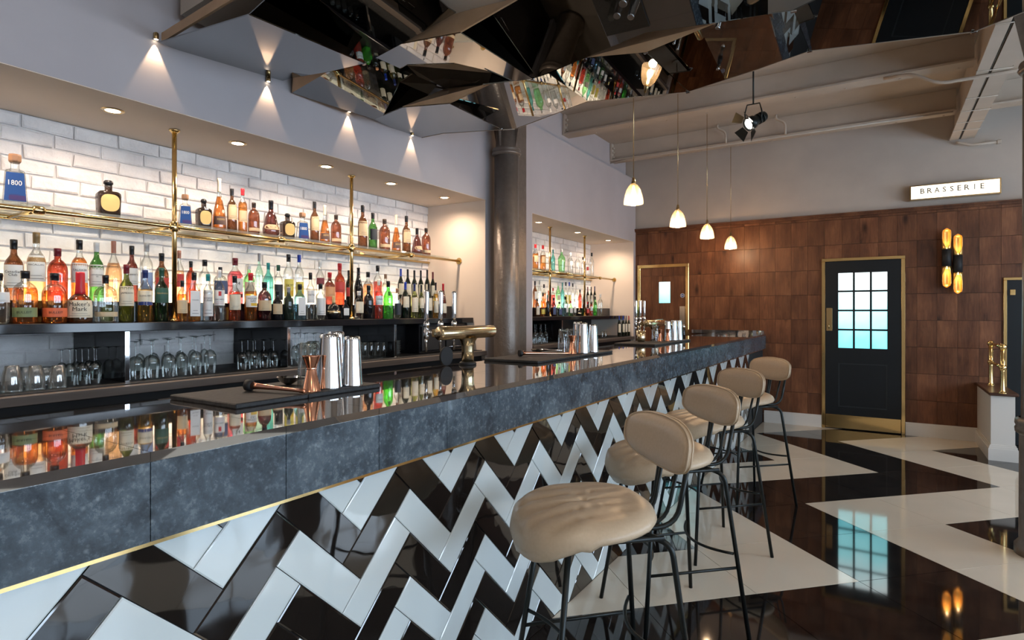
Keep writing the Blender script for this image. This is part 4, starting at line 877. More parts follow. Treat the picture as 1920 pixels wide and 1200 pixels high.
for yy in (5.0,5.9,6.6,7.0,7.4,7.7):
    q=MB();q.tube([(.64,yy,3.34),(.64,yy,3.328),(.87,yy+.03,3.328),(.87,yy+.03,3.34)],.004,6);q.build('cable_tie',M['cream'],t)
q=MB();q.tube([(.735,3.4,3.345),(.738,5,3.343),(.732,6.5,3.345),(.735,8.13,3.343)],.006,8);q.build('cable',M['iron'],t)
t=MB();t.tube(rounded([(-3.175,7.56,3.48),(-2.9,7.545,3.4935),(.63,7.545,3.4935)],.05),.010,8);tag(t.build('conduit_pipe',M['cream']),'thin cream conduit running along the far ceiling beam','pipe')
t=MB();t.tube(rounded([(.02,6.13,3.485),(.22,6.05,3.46),(.40,6.0,3.318),(.95,6.0,3.318),(1.3,6.0,3.44),(1.8,6.0,3.46),(1.8,6.0,3.749)],.08),.014,10);tag(t.build('conduit_pipe',M['cream']),'bent cream conduit dipping under the girder','pipe')
t=MB();t.tube(rounded([(.70,8.10,3.30),(.76,8.10,3.28),(.84,8.10,3.25),(1.05,8.10,3.25)],.05),.014,10);t.box(1.05,1.09,8.08,8.135,3.23,3.27,0,.006);tag(t.build('conduit_pipe',M['cream']),'short cream conduit with end box on far wall below the girder','pipe')
for px,py,lb in ((-1.62,7.50,'white conduit drop beside the furthest pendant cable'),(-.95,7.50,'white conduit drop behind the black spotlight')):
    t=MB();t.tube(rounded([(px,py,3.50),(px,py,3.64),(px-.10,py,3.70),(px-.10,py,3.7495)],.05),.012,8);tag(t.build('conduit_pipe',M['cream']),lb,'pipe')
# ------------------------------------------------------------------ columns
def column(x,y,label,z0=.0,ztop=3.33):
    t=thing('iron_column',label,'column',(x,y,0))
    c=MB();c.lathe([(.150,0),(.150,.05),(.128,.08),(.126,.70),(.126,.72)],36);c.build('plinth',M['ironcol'],t)
    c=MB();c.lathe([(.128,.70),(.145,.715),(.147,.74),(.140,.75),(.147,.765),(.145,.79),(.128,.80)],36,capb=False,capt=False);c.build('ring_collar',M['ironcol'],t)
    c=MB();c.lathe([(.118,.79),(.112,1.5),(.110,2.83)],40,capb=False);c.build('shaft',M['ironcol'],t)
    c=MB();c.lathe([(.110,2.82),(.126,2.83),(.134,2.845),(.120,2.855),(.130,2.87),(.124,2.885),(.098,2.90),(.088,ztop)],36,capb=False);c.build('capital',M['ironcol'],t)
    for sx,sy in ((0,1),(0,-1),(1,0),(-1,0)):
        c=MB()
        c.prism([(sx*.09-sy*.006,sy*.09+sx*.006,2.90),(sx*.10-sy*.006,sy*.10+sx*.006,2.90),(sx*.17-sy*.006,sy*.17+sx*.006,ztop-.05),(sx*.17-sy*.006,sy*.17+sx*.006,ztop-.01),(sx*.09-sy*.006,sy*.09+sx*.006,ztop-.01)],(sy*.012,-sx*.012,0));c.build('bracket_web',M['ironcol'],t)
    return t
column(-2.86,4.43,'thick brown painted iron column standing behind the bar between the alcoves')
column(.815,4.52,'brown painted iron column cut by the right edge of the photo')
# grey pilaster behind bar column
t=MB();t.box(-3.019,-2.98,4.63,4.98,0,3.34);tag(struct(t.build('trim_2',M['ironcol'])))
# ------------------------------------------------------------------ bar counter
BT=1.134
bar=thing('bar_counter','long bar with slate top and black and white herringbone tiled front','bar counter',(0,0,0))
g=MB();joints=[.614+.3215*k for k in range(-6,25)];ys=[-1.3]+[j for j in joints if -1.3<j<8.1]+[8.138]
for a,b_ in zip(ys,ys[1:]): g.box(-1.262,-1.262-.355,a+.0008,b_-.0008,BT-.02,BT);g.box(-1.6185,-1.975,a+.0008,b_-.0008,BT-.02,BT)
g.box(-1.97,-1.266,-1.3,8.138,BT-.022,BT-.0022)
g.build('slate_worktop',M['slatetop'],bar)
g=MB()
for a,b_ in zip(ys,ys[1:]): g.box(-1.262,-1.282,a+.001,b_-.001,.950,BT-.0212)
g.build('slate_fascia',M['slate'],bar)
g=MB();g.box(-1.960,-1.2835,-1.3,8.138,.95,BT-.023);g.box(-1.94,-1.30,-1.3,8.138,0,.95);g.build('carcass',M['blackmatt'],bar)
g=MB();g.box(-1.299,-1.268,-1.3,8.138,.940,.9495);g.build('brass_trim',M['brass'],bar)
# herringbone tiles: 100 x 300, laid at 45 degrees, alternate chevrons black and white
g=MB();W_=.1003;n_t=3;Y0,Z0=1.426,.847;h2=W_*s2;gp=.0022
def cell(x,y): return (Y0+(x-y)*h2, Z0-(x+y)*h2)
def tile(xa,xb,ya,yb,mi):
    gg=gp/W_/2
    def poly(e): return [cell(xa+e,ya+e),cell(xb-e,ya+e),cell(xb-e,yb-e),cell(xa+e,yb-e)]
    o=cliprect(poly(gg),-1.3,8.136,.002,.938);
    if not o:return
    i=cliprect(poly(gg+.035),-1.3,8.136,.004,.936)
    tilt=random.uniform(-.0006,.0006)
    if len(o)==len(i)==4:
        X0,X1,X2=-1.2985,-1.2925,-1.2905
        g.add([(X0,a,b) for a,b in o]+[(X1,a,b) for a,b in o]+[(X2+tilt*k,a,b) for k,(a,b) in zip((-1,1,1,-1),i)],
          [(0,1,5,4),(1,2,6,5),(2,3,7,6),(3,0,4,7),(4,5,9,8),(5,6,10,9),(6,7,11,10),(7,4,8,11),(8,9,10,11)],mi)
    else: g.prism([(-1.2985,a,b) for a,b in o],(.0078,0,0),mi)
ymin,ymax=-1.6,8.4
for m_ in range(-8,14):
    for k in range(-6,12):
        x,y=k+3*m_,k-3*m_
        c_=1 if k%2==0 else 0
        tile(x,x+3,y,y+1,c_);tile(x,x+1,y+1,y+4,c_)
g.box(-1.2999,-1.2982,-1.3,8.136,0.0,.939,2)
tl=g.build('herringbone_tiling',[M['blackglass'],M['whiteglaze'],M['grout']],bar)
t=MB();t.box(-2.2,-1.28,8.10,8.138,BT+.0005,BT+.045);tag(t.build('slate_upstand',M['slatetop']),'low dark slate upstand where the bar top meets the oak wall','upstand')
# ------------------------------------------------------------------ back counters
def back_counter(y0,y1,lab,parts,backpanel):
    t=thing('back_counter',lab,'counter',(0,0,0))
    b=MB();b.box(-3.684,-3.06,y0+.006,y1-.006,0.0,1.030);b.build('carcass',M['blackmatt'],t)
    b=MB();b.box(-3.684,-3.0,y0+.006,y1-.006,1.031,1.0715,0,.002);b.build('worktop',M['greywood'],t)
    n=int((y1-y0)/.62);w_=(y1-y0-.02)/n
    for i in range(n):
        a=y0+.01+i*w_
        d=MB();d.box(-3.059,-3.04,a+.004,a+w_-.004,.10,.86,0,.002);dd=d.build('cabinet_door',M['black'],t)
        h_=MB();h_.tube([(-3.04,a+.05,.80),(-3.02,a+.05,.80),(-3.02,a+.20,.80),(-3.04,a+.20,.80)],.005,6);h_.build('door_handle',M['chrome'],dd)
        d=MB();d.box(-3.059,-3.045,a+.004,a+w_-.004,.88,.985,0,.002);d.build('drawer_front',M['greywood'] if i%2 else M['blackmatt'],t)
    m=MB();
    m.box(-3.66,-3.05,y0+.012,y1-.012,1.072,1.0765)
    m.build('rubber_mat',M['rubber'],t)
    s=thing('display_shelf',lab.replace('low grey back counter','black display shelf full of bottles'),'shelf',(0,0,0))
    b=MB();b.box(-3.684,-3.15,y0+.006,y1-(.006 if y1<5 else .006),1.324,1.3685,0,.003);b.build('shelf_board',M['black'],s)
    b=MB();b.box(-3.684,-3.375,y0+.006,y1-.03,1.3688,1.4735,0,.002);b.build('bottle_step',M['black'],s)
    for yy in parts:
        b=MB();b.box(-3.684,-3.12,yy-.009,yy+.009,1.077,1.3235);p=b.build('partition',M['black'],s)
        b=MB();b.box(-3.1195,-3.116,yy-.010,yy+.010,1.077,1.3235);b.build('steel_edge',M['chrome'],p)
    if backpanel:
        b=MB();b.box(-3.6835,-3.680,y0+.01,y1-.01,1.077,1.3235);b.build('back_panel',M['black'],s)
back_counter(-.6,4.33,'low grey back counter in the long niche',(.45,1.409,2.331,3.275),False)
back_counter(5.165,8.06,'low grey back counter in the far alcove',(6.02,),True)
t=thing('undercounter_machine','black box machine under the shelf behind the beer taps','machine',(0,0,0))
b=MB();b.box(-3.68,-3.20,3.64,4.30,1.0770,1.322,0,.006);b.build('housing',M['black'],t)
b=MB();b.box(-3.1995,-3.185,3.66,3.96,1.10,1.30,0,.004);b.box(-3.1995,-3.185,3.98,4.28,1.10,1.30,0,.004);b.build('front_panel',M['blackmatt'],t)
b=MB();b.tube([(-3.184,4.0,1.12),(-3.17,4.0,1.12),(-3.17,4.2,1.12),(-3.184,4.2,1.12)],.004,6);b.build('bar_handle',M['chrome'],t)
# dark stools/bottles under counter skip
# ------------------------------------------------------------------ brass shelving
ZR=1.893
def brass_shelf(y0,y1,posts,tees,lab):
    t=thing('brass_shelf',lab,'shelf',(0,0,0))
    xr,xb=-3.315,-3.675
    b=MB();b.tube([(xr,y0+.02,ZR),(xr,y1-.012,ZR)],.0115,14);b.build('front_rail',M['brass'],t)
    b=MB();b.tube([(xb,y0+.02,ZR),(xb,y1-.012,ZR)],.0115,12);b.build('back_rail',M['brass'],t)
    g=MB();g.box(xb-.008,xr+.006,y0+.02,y1-.16,ZR+.0125,ZR+.0245);g.build('glass_plate',M['shelfglass'],t)
    b=MB();b.lathe([(.030,-.012),(.030,-.006),(.018,0)],18,axis='y',c=(xr,y1-.0,ZR));b.build('wall_rosette',M['brass'],t)
    for yy in posts:
        b=MB();b.tube([(xr,yy,1.3695),(xr,yy,NC-.006)],.0125,14);
        b.lathe([(.028,1.3695),(.028,1.375),(.016,1.385)],16,c=(xr,yy,0));b.lathe([(.016,NC-.022),(.028,NC-.012),(.028,NC-.006)],16,c=(xr,yy,0));b.build('post',M['brass'],t)
        b=MB();b.lathe([(.014,-.03),(.020,-.024),(.020,.024),(.014,.03)],16,c=(xr,yy,ZR));b.lathe([(.014,-.03),(.019,-.024),(.019,.024),(.014,.03)],16,axis='y',c=(xr,yy,ZR));b.build('cross_joint',M['brass'],t)
        b=MB();b.tube([(xr,yy,ZR),(xb,yy-.0,ZR)],.010,10);b.build('cross_bar',M['brass'],t)
    for yy in tees:
        b=MB();b.tube([(xr,yy,ZR),(xb,yy,ZR)],.010,10);b.build('cross_bar',M['brass'],t)
        b=MB();b.lathe([(.014,-.025),(.020,-.018),(.020,.018),(.014,.025)],16,axis='y',c=(xr,yy,ZR));b.build('tee_joint',M['brass'],t)
brass_shelf(-.6,4.33,(.46,1.738,3.02),(-.2,1.12,2.42,3.67),'brass tube shelf with a glass plate across the long brick niche')
brass_shelf(5.165,8.06,(6.085,7.04),(5.6,6.55,7.55),'brass tube shelf with a glass plate in the far alcove')
# ------------------------------------------------------------------ recessed downlights
for i,(y,lb) in enumerate(((.75,'round recessed downlight left of the photo edge'),(1.407,'round recessed downlight nearest the left of the long niche'),(2.08,'second recessed downlight from the left in the long niche'),(2.74,'recessed downlight just left of the second brass post'),(3.375,'recessed downlight just right of the second brass post'),(4.04,'recessed downlight at the right end of the long niche'),
    (5.72,'recessed downlight left in the far alcove ceiling'),(6.72,'middle recessed downlight in the far alcove ceiling'),(7.70,'recessed downlight right in the far alcove ceiling'))):
    if i==0: continue
    t=thing('downlight',lb,'light',(-3.26,y,NC-.004),0,'recessed downlights over the bottles')
    b=MB();vs=[]
    b.lathe([(.052,0),(.050,-.004),(.034,-.003),(.034,.0)],28,capb=False,capt=False);b.build('bezel',M['brassdk'],t)
    b=MB();b.lathe([(.034,-.0008),(.034,-.0018)],28);b.build('lens',M['led'],t)
def spot(name,loc,target,power,color,angle,blend=.5,rad=.03):
    l=bpy.data.lights.new(name,'SPOT');l.energy=power;l.color=color;l.spot_size=math.radians(angle);l.spot_blend=blend;l.shadow_soft_size=rad
    o=bpy.data.objects.new(name,l);COL.objects.link(o);o.location=loc
    o.rotation_euler=(Vector(target)-Vector(loc)).to_track_quat('-Z','Y').to_euler();return o
def area(name,loc,rot,sx,sy,power,color,spread=180):
    l=bpy.data.lights.new(name,'AREA');l.shape='RECTANGLE';l.size=sx;l.size_y=sy;l.energy=power;l.color=color;l.spread=math.radians(spread)
    o=bpy.data.objects.new(name,l);COL.objects.link(o);o.location=loc;o.rotation_euler=rot;return o
def point(name,loc,power,color,rad):
    l=bpy.data.lights.new(name,'POINT');l.energy=power;l.color=color;l.shadow_soft_size=rad
    o=bpy.data.objects.new(name,l);COL.objects.link(o);o.location=loc;return o
WARM=(1,.66,.38);WARM2=(1,.76,.57)
for y in (.1,.75,1.407,2.08,2.74,3.375,4.04,5.72,6.72,7.70):
    spot('downlight_beam',(-3.26,y,NC-.012),(-3.34,y,1.4),P_DOWN,WARM2,160,.9,.03)
# LED strips under the display shelf's back edge: glow behind bottles
for y0,y1 in ((-.4,4.28),(5.2,8.0)):
    area('shelf_led',(-3.60,(y0+y1)/2,1.50),(0,math.radians(90),0),.03,y1-y0,P_LED*(y1-y0),(1,.80,.56))
# ------------------------------------------------------------------ mirrored raft
raft=thing('mirrored_ceiling_raft','faceted smoked mirror ceiling raft hanging over the bar','ceiling raft',(0,0,0))
for nm,pl in MIRRORS:
    g=MB();g.prism(pl,(0,0,.006));g.build('mirror_panel',M['mirror'],raft)
for nm,pl in BOARDS:
    g=MB();n=len(pl);d=Vector((0,0,.008))
    g.prism(pl,d);g.build('timber_side' if nm[0]=='B' else 'dark_side',M['mdf'] if nm[0]=='B' else M['black'],raft)
MP=dict(MIRRORS)
out=[MP['F1'][0],MP['F1'][1],MP['F3'][1],MP['F3'][2],MP['F6'][2],MP['F6'][3],MP['F10'][1],MP['F10'][2],MP['F11'][1],MP['F11'][2],MP['F11'][3],MP['F9'][4],MP['F9'][5],MP['F8'][3],MP['F8'][4],MP['F7'][5],MP['F7'][6],MP['F5'][3],MP['F5'][4],MP['F5'][5]]
cx_=sum(p[0] for p in out)/len(out);cy_=sum(p[1] for p in out)/len(out)
ins=[(cx_+(p[0]-cx_)*.965,cy_+(p[1]-cy_)*.95) for p in out]
g=MB();g.prism([(x,y,2.885) for x,y in ins],(0,0,.86));g.build('bulkhead',M['cream'],raft)
a,b_=MP['F1'][0],MP['F1'][1]
g=MB()
for p,q in ((MP['F1'][0],MP['F1'][1]),(MP['F1'][1],MP['F3'][1])):
    P0,Q0=Vector((p[0],p[1]+.012,2.745)),Vector((q[0],q[1]+.012,2.745 if q is b_ else 2.83))
    g.prism([P0,Q0,Q0+Vector((0,0,.045)),P0+Vector((0,0,.045))],(0,.012,0))
g.build('timber_edge',M['mdf'],raft)
g=MB()
for k_,i_,j_ in (('F5',3,4),('F5',4,5),('F7',5,6),('F7',6,7),('F8',3,4),('F8',4,5),('F9',4,5),('F9',5,6),('F10',3,4),('F11',2,3)):
    P0,Q0=Vector(MP[k_][i_]),Vector(MP[k_][j_]);g.prism([P0+Vector((0,.001,-.002)),Q0+Vector((0,.001,-.002)),Q0+Vector((0,.001,.008)),P0+Vector((0,.001,.008))],(0,.004,0))
g.build('edge_strip',M['cream'],raft)
for p in (MP['F3'][0],MP['F3'][7],MP['F7'][7],MP['F6'][9],MP['F8'][2],MP['F8'][3],MP['F9'][4],MP['F9'][3],MP['F10'][3],MP['F2'][1],MP['F5'][5]):
    c=MB();c.box(p[0]-.012,p[0]+.012,p[1]-.006,p[1]+.006,p[2]-.008,p[2]-.001,0,.002);c.build('mirror_clip',M['chrome'],raft)
for y,lb in ((1.489,'small wall-washing spot at the left corner of the mirrored raft'),(2.11,'small wall-washing spot second along the raft edge'),(2.72,'small wall-washing spot third along the raft edge'),(3.34,'small wall-washing spot at the right end of the raft edge')):
    t=thing('wall_spot',lb,'light',(-3.007,y,2.757),0,'wall-washing spots along the raft')
    b=MB();b.lathe([(.010,0),(.012,.01),(.012,.03),(.006,.035)],14,capb=False);b.build('housing',M['brassdk'],t)
    b=MB();b.lathe([(.0095,.001),(.0095,.002)],14);b.build('lens',M['led'],t)
    spot('wall_spot_beam',(-3.007,y,2.752),(-3.0072,y,1.9),P_WASH,WARM,56,.35,.004)
# ------------------------------------------------------------------ pendants
for i,(y,zb,lb) in enumerate(((4.27,2.245,'largest-looking ribbed glass pendant lamp, nearest along the bar'),(5.42,2.215,'second ribbed glass pendant lamp along the bar'),(6.5,2.220,'third ribbed glass pendant lamp along the bar'),(7.68,2.215,'furthest ribbed glass pendant lamp near the oak wall'))):
    t=thing('pendant_lamp',lb,'lamp',(-1.6,y,zb),0,'ribbed glass pendants above the bar')
    b=MB();b.lathe([(.073,0),(.071,.03),(.064,.07),(.052,.11),(.034,.14),(.017,.155)],56,shape=lambda a:1+.018*math.sin(a*28),capb=False,capt=False);b.build('glass_shade',M['lampglass'],t)
    b=MB();b.lathe([(.018,.150),(.020,.158),(.014,.175),(.010,.20),(.004,.205)],14);b.build('lamp_holder',M['brassdk'],t)
    top=3.745 if y>3.7 else 2.8
    b=MB();b.tube([(0,0,.2),(0,0,top-zb-.02)],.0028,6);b.build('cable',M['brassdk'],t)
    b=MB();b.lathe([(.035,top-zb-.02),(.045,top-zb-.004)],16);b.build('ceiling_rose',M['cream'],t)
    b=MB();b.lathe([(.004,.02),(.020,.032),(.026,.052),(.020,.075),(.010,.095),(.009,.13)],16);b.build('bulb',M['bulb'],t)
    point('pendant_glow',(-1.6,y,zb-.02),P_PEND,WARM,.03)
# ------------------------------------------------------------------ theatre spotlight
t=thing('spotlight','black theatre spotlight with open barn doors hanging from a rod','spotlight',(-.92,5.3,3.04))
rod=MB();rod.tube([(.0,.0,.15),(.0,.0,.70)],.007,8);rod.build('hanging_rod',M['iron'],t)
dirv=Vector((-.60,-.58,-.46)).normalized();q=dirv.to_track_quat('Z','Y').to_matrix()
def xf(mb,m): mb.v=[tuple(m@Vector(v)) for v in mb.v];return mb
b=MB();b.lathe([(.030,-.13),(.040,-.12),(.042,-.02),(.055,.0),(.057,.06),(.050,.06),(.048,.04)],28,capt=False);b.lathe([(.046,-.10),(.046,-.08)],28);b.lathe([(.046,-.06),(.046,-.045)],28);xf(b,q);b.build('lamp_can',M['iron'],t)
b=MB();b.lathe([(.044,.046),(.040,.052),(.0,.055)],24,capb=True,capt=False);xf(b,q);b.build('lens',M['lens'],t)
b=MB();b.tube([(-.062,0,0),(-.068,0,.08),(-.05,0,.15),(.05,0,.15),(.068,0,.08),(.062,0,0)],.006,8);b.build('yoke',M['iron'],t)
for k in range(4):
    b=MB();a=k*PI/2+.5
    pts=[(-.035,.06,.062),(.035,.06,.062),(.060,.125,.105),(-.060,.125,.105)]
    ca,sa=math.cos(a),math.sin(a);pp=[(x*ca-y*sa,x*sa+y*ca,z) for x,y,z in pts]
    b.prism(pp,(0,0,.002));xf(b,q);b.build('barn_door',M['iron'],t)
spot('spotlight_beam',tuple(Vector((-.92,5.3,3.04))+dirv*.065),tuple(Vector((-.92,5.3,3.04))+dirv*3),60,(1,.85,.68),50,.5,.03)
# ------------------------------------------------------------------ wall sconce
for px,zc,lb in ((.613,2.02,'left taller-set black and gold tube wall light on the oak wall'),(.712,1.95,'right lower-set black and gold tube wall light on the oak wall')):
    t=thing('wall_sconce',lb,'wall light',(px,8.045,zc),0,'pair of tube wall lights')
    R_=.043
    b=MB();b.lathe([(R_-.003,-.095),(R_,-.095),(R_,.095),(R_-.003,.095)],28);b.build('black_tube',M['blackmatt'],t)
    b=MB();b.box(-.02,.02,R_-.002,.0935,-.05,.05);b.build('wall_bracket',M['blackmatt'],t)
    for sg in (1,-1):
        # scooped half tube with rounded tip, open toward the room
        b=MB();n=12;m=10;vs=[]
        for j in range(m+1):
            u_=j/m;z_=.095+.235*u_;rr=R_*(1 if u_<.8 else math.sqrt(max(0,1-((u_-.8)/.2)**2))*.9+.1)
            half=PI*(1.0-.34*min(1,u_*2.5))
            for i in range(n+1):
                a=PI/2-half+2*half*i/n
                vs.append((rr*math.cos(a),rr*math.sin(a),sg*z_))
        b.add(vs,[(j*(n+1)+i,j*(n+1)+i+1,(j+1)*(n+1)+i+1,(j+1)*(n+1)+i) for j in range(m) for i in range(n)],0,True)
        sc=b.build('gold_scoop',M['tan_tube'],t);md=sc.modifiers.new('s','SOLIDIFY');md.thickness=.002
        b=MB();b.lathe([(.030,sg*.0955),(.026,sg*.101)],16);b.build('lamp',M['bulb'],t)
        spot('sconce_glow',(px,8.03,zc+sg*.112),(px,8.06,zc+sg*1.2),P_SCON,WARM,130,.8,.012)
# ------------------------------------------------------------------ lightbox sign
t=thing('lightbox_sign','glowing cream BRASSERIE lightbox sign with dark frame above the oak wall','sign',(.68,8.10,2.775))
b=MB();b.box(-.405,.405,-.03,.068,-.083,.083);b.build('box',M['brassdk'],t)
b=MB();b.box(-.392,.392,-.0335,-.0305,-.072,.072);fc=b.build('glowing_face',M['sign'],t)
b=MB();x=-.285;adv=.0665
GL_={}
for ch in 'BRASSERIE':
    tv,tf,asp=text_geo(ch,.006);hh=.056;ww=hh*asp if ch!='I' else .006
    ww=min(ww,.044)
    b.add([(x+a*ww,-.0342,.012+c_*hh) for a,c_ in tv],tf)
    # small serifs
    def ser(cx,cz,w_): b.add([(cx-w_,-.0342,cz-.002),(cx+w_,-.0342,cz-.0014),(cx+w_,-.0342,cz+.002),(cx-w_,-.0342,cz+.0014)],[(0,1,2,3)])
    top,bot=.012+hh/2-.001,.012-hh/2+.001
    if ch in 'BREI': ser(x-ww/2+.004,top,.009);ser(x-ww/2+.004,bot,.009)
    if ch in 'RA': ser(x+ww/2-.002,bot,.008)
    if ch=='A': ser(x-ww/2+.002,bot,.008)
    x+=adv
b.build('lettering',M['inkg'] if 0 else M['ink'],fc,recalc=False)
# ------------------------------------------------------------------ bar top wares
MZ=BT+.016
def bar_mat(y0,y1,lb,xb=-1.965):
    b=MB();b.box(xb,-1.60,y0,y1,BT+.0003,MZ,0,.003);return tag(b.build('bar_mat',M['rubber']),lb,'bar mat','black rubber bar mats')
bar_mat(1.015,1.272,'near black rubber bar mat, left piece under the muddler')
bar_mat(1.275,1.60,'near black rubber bar mat, right piece under the shakers')
bar_mat(2.80,3.34,'middle black rubber bar mat, left piece right of the beer tap')
bar_mat(3.343,3.86,'middle black rubber bar mat, right piece under the second shakers')
bar_mat(4.77,5.26,'far black rubber bar mat, left piece')
bar_mat(5.263,5.85,'far black rubber bar mat, right piece under the furthest shakers',-1.825)
def tin(x,y,h,r,lb):
    t=thing('shaker_tin',lb,'shaker',(x,y,MZ+.0004),0,'upturned steel shaker tins on the bar')
    b=MB();b.lathe([(r,0),(r*1.02,.003),(r*1.0,.008),(r*.76,h*.92)],36,capb=False,capt=False);b.build('steel_body',M['chrome'],t)
    b=MB();b.lathe([(r*.76,h*.92),(r*.77,h*.935),(r*.72,h*.985),(r*.64,h)],36,capb=False);b.build('base_rim',M['chrome'],t)
def jigger(x,y,h,r,lb):
    t=thing('jigger',lb,'measure',(x,y,MZ+.0004),0,'copper jiggers on the bar')
    b=MB();b.lathe([(r*1.02,0),(r*.95,.004),(r*.50,h*.62)],28,capb=False,capt=False);b.build('lower_cup',M['copper'],t)
    b=MB();b.lathe([(r*.52,h*.60),(r*.55,h*.63),(r*.52,h*.66)],28,capb=False,capt=False);b.build('waist_ring',M['copper'],t)
    b=MB();b.lathe([(r*.50,h*.64),(r*.98,h*.985),(r*1.0,h),(r*.93,h*.99),(r*.46,h*.66)],28,capb=False,capt=True);b.build('upper_cup',M['copper'],t)
def mixglass(x,y,h,r,lb):
    t=thing('mixing_glass',lb,'glass',(x,y,MZ+.0004),0,'upturned mixing glasses on the bar')
    b=MB();b.lathe([(r,0),(r*.93,h*.5),(r*.80,h*.96),(r*.74,h)],24,capb=False);b.build('glass_body',M['glass'],t)
    b=MB();b.lathe([(r*.76,h*.86),(r*.72,h*.985)],24);b.build('thick_base',M['glass'],t)
jigger(-1.645,1.320,.121,.031,'copper hourglass jigger in the nearest group of shakers')
mixglass(-1.73,1.375,.160,.038,'upturned mixing glass behind the nearest copper jigger')
mixglass(-1.80,1.46,.160,.036,'upturned mixing glass behind the nearest steel shakers')
tin(-1.655,1.405,.191,.045,'tall steel shaker tin in front of the nearest group')
tin(-1.73,1.50,.196,.040,'steel shaker tin at the back of the nearest group')
tin(-1.640,1.497,.180,.039,'steel shaker tin rightmost of the nearest group')
def muddler(p,q_,lb):
    t=thing('muddler',lb,'muddler',p)
    v=Vector(q_)-Vector(p);m=v.to_track_quat('Z','Y').to_matrix();L=v.length
    b=MB();b.lathe([(.019,0),(.019,.018),(.014,.024)],20);xf(b,m);b.build('black_end',M['blackmatt'],t)
    b=MB();b.lathe([(.0125,.024),(.010,.05),(.0065,L*.55),(.0055,L*.85),(.008,L-.01),(.005,L)],18);xf(b,m);b.build('copper_handle',M['copper'],t)
muddler((-1.835,1.205,MZ+.020),(-1.60,1.262,MZ+.009),'copper muddler with black end lying on the nearest bar mat')
muddler((-1.86,3.02,MZ+.020),(-1.66,3.30,MZ+.009),'copper muddler with black end lying on the middle bar mat')
def strainer(x,y,lb):
    t=thing('fine_strainer',lb,'strainer',(x,y,MZ+.0006),.4)
    b=MB();b.lathe([(.010,0),(.030,.012),(.042,.028),(.044,.029)],24,capt=False);b.build('mesh_bowl',M['steel'],t)
    b=MB();b.tube([(.043,0,.028),(.16,0,.022)],.004,8);b.build('handle',M['steel'],t)
strainer(-1.86,1.39,'steel fine strainer behind the nearest copper muddler')
strainer(-1.88,3.28,'steel fine strainer behind the second copper muddler')
jigger(-1.69,3.405,.118,.028,'copper hourglass jigger in the middle group of shakers')
mixglass(-1.77,3.43,.158,.037,'upturned mixing glass in the middle group of shakers')
mixglass(-1.80,3.60,.158,.036,'upturned mixing glass behind the middle steel shakers')
tin(-1.655,3.485,.199,.042,'tall steel shaker tin in front of the middle group')
tin(-1.73,3.565,.204,.038,'steel shaker tin at the back of the middle group')
tin(-1.640,3.615,.185,.036,'steel shaker tin rightmost of the middle group')
jigger(-1.72,5.27,.110,.022,'left copper jigger of the far group of shakers')
jigger(-1.67,5.34,.113,.022,'right copper jigger of the far group of shakers')
mixglass(-1.775,5.30,.150,.034,'upturned mixing glass in the far group of shakers')
tin(-1.70,5.43,.186,.034,'left steel shaker tin of the far group')
tin(-1.67,5.53,.192,.034,'middle steel shaker tin of the far group')
tin(-1.65,5.63,.190,.034,'right steel shaker tin of the far group')
t=thing('metal_pot','small brass pot of bar tools on the far bar mat','pot',(-1.84,5.10,MZ+.0004))
b=MB();b.lathe([(.030,0),(.040,.02),(.042,.10),(.040,.10),(.036,.02)],24,capt=False);b.build('pot_body',M['gold'],t)
for k in range(3):
    b=MB();a=k*2.1;b.tube([(.01*math.cos(a),.01*math.sin(a),.02),(.034*math.cos(a),.034*math.sin(a),.15)],.003,6);b.build('bar_spoon',M['steel'],t)
t=thing('pepper_mill','small dark mill standing alone on the far bar top','mill',(-1.90,6.65,BT+.0004))
b=MB();b.lathe([(.026,0),(.020,.04),(.016,.07),(.022,.10)],18);b.build('mill_body',M['black'],t)
b=MB();b.lathe([(.020,.101),(.022,.125),(.012,.145)],18);b.build('steel_top',M['chrome'],t)
# ------------------------------------------------------------------ beer taps
def beer_tap(y,x,lb):
    t=thing('beer_tap',lb,'beer tap',(x,y,BT),0,'brass beer fonts on the bar')
    b=MB();b.lathe([(.046,0.0003),(.048,.006),(.044,.014),(.036,.018)],32);b.build('base_ring',M['blackmatt'],t)
    b=MB();b.lathe([(.033,.016),(.033,.075),(.0335,.078),(.034,.10),(.040,.125),(.052,.145)],32,shape=None,capt=False);b.build('column',M['gold'],t)
    b=MB();b.lathe([(.010,-.246),(.033,-.244),(.0355,-.238),(.0355,.226),(.033,.234)],32,axis='y',c=(0,0,.176));b.build('barrel',M['gold'],t)
    b=MB();b.box(-.075,-.030,-.215,.065,.155,.195,0,.003);b.build('mounting_plate',M['brassdk'],t)
    for k,dy in enumerate((-.195,-.078,.040)):
        f_=MB();f_.tube([(-.074,dy,.178),(-.125,dy,.178)],.009,12)
        f_.lathe([(.012,.145),(.015,.160),(.016,.185),(.012,.195),(.014,.210),(.017,.222),(.012,.236)],18,c=(-.125,dy,0))
        fo=f_.build('faucet',M['chrome'],t)
        s=MB();s.tube([(-.125,dy,.150),(-.128,dy,.130),(-.125,dy,.075)],[.009,.008,.006],12);s.build('spout',M['chrome'],fo)
        h=MB();h.lathe([(.008,.232),(.011,.25),(.012,.29),(.0145,.39),(.014,.398),(.006,.402)],18,c=(-.125,dy,0));h.build('lever',M['chrome'],fo)
beer_tap(2.555,-1.90,'brass beer font with three chrome levers, nearer one on the bar')
beer_tap(5.61,-1.88,'brass beer font with three chrome levers at the far end of bar')
t=MB();t.lathe([(.050,0),(.050,.012)],32,axis='x',c=(0,0,0));
o=tag(t.build('round_badge',M['blackmatt'],loc=(-1.955,2.43,BT+.052)),'round black disc standing behind the nearer brass beer font','disc')
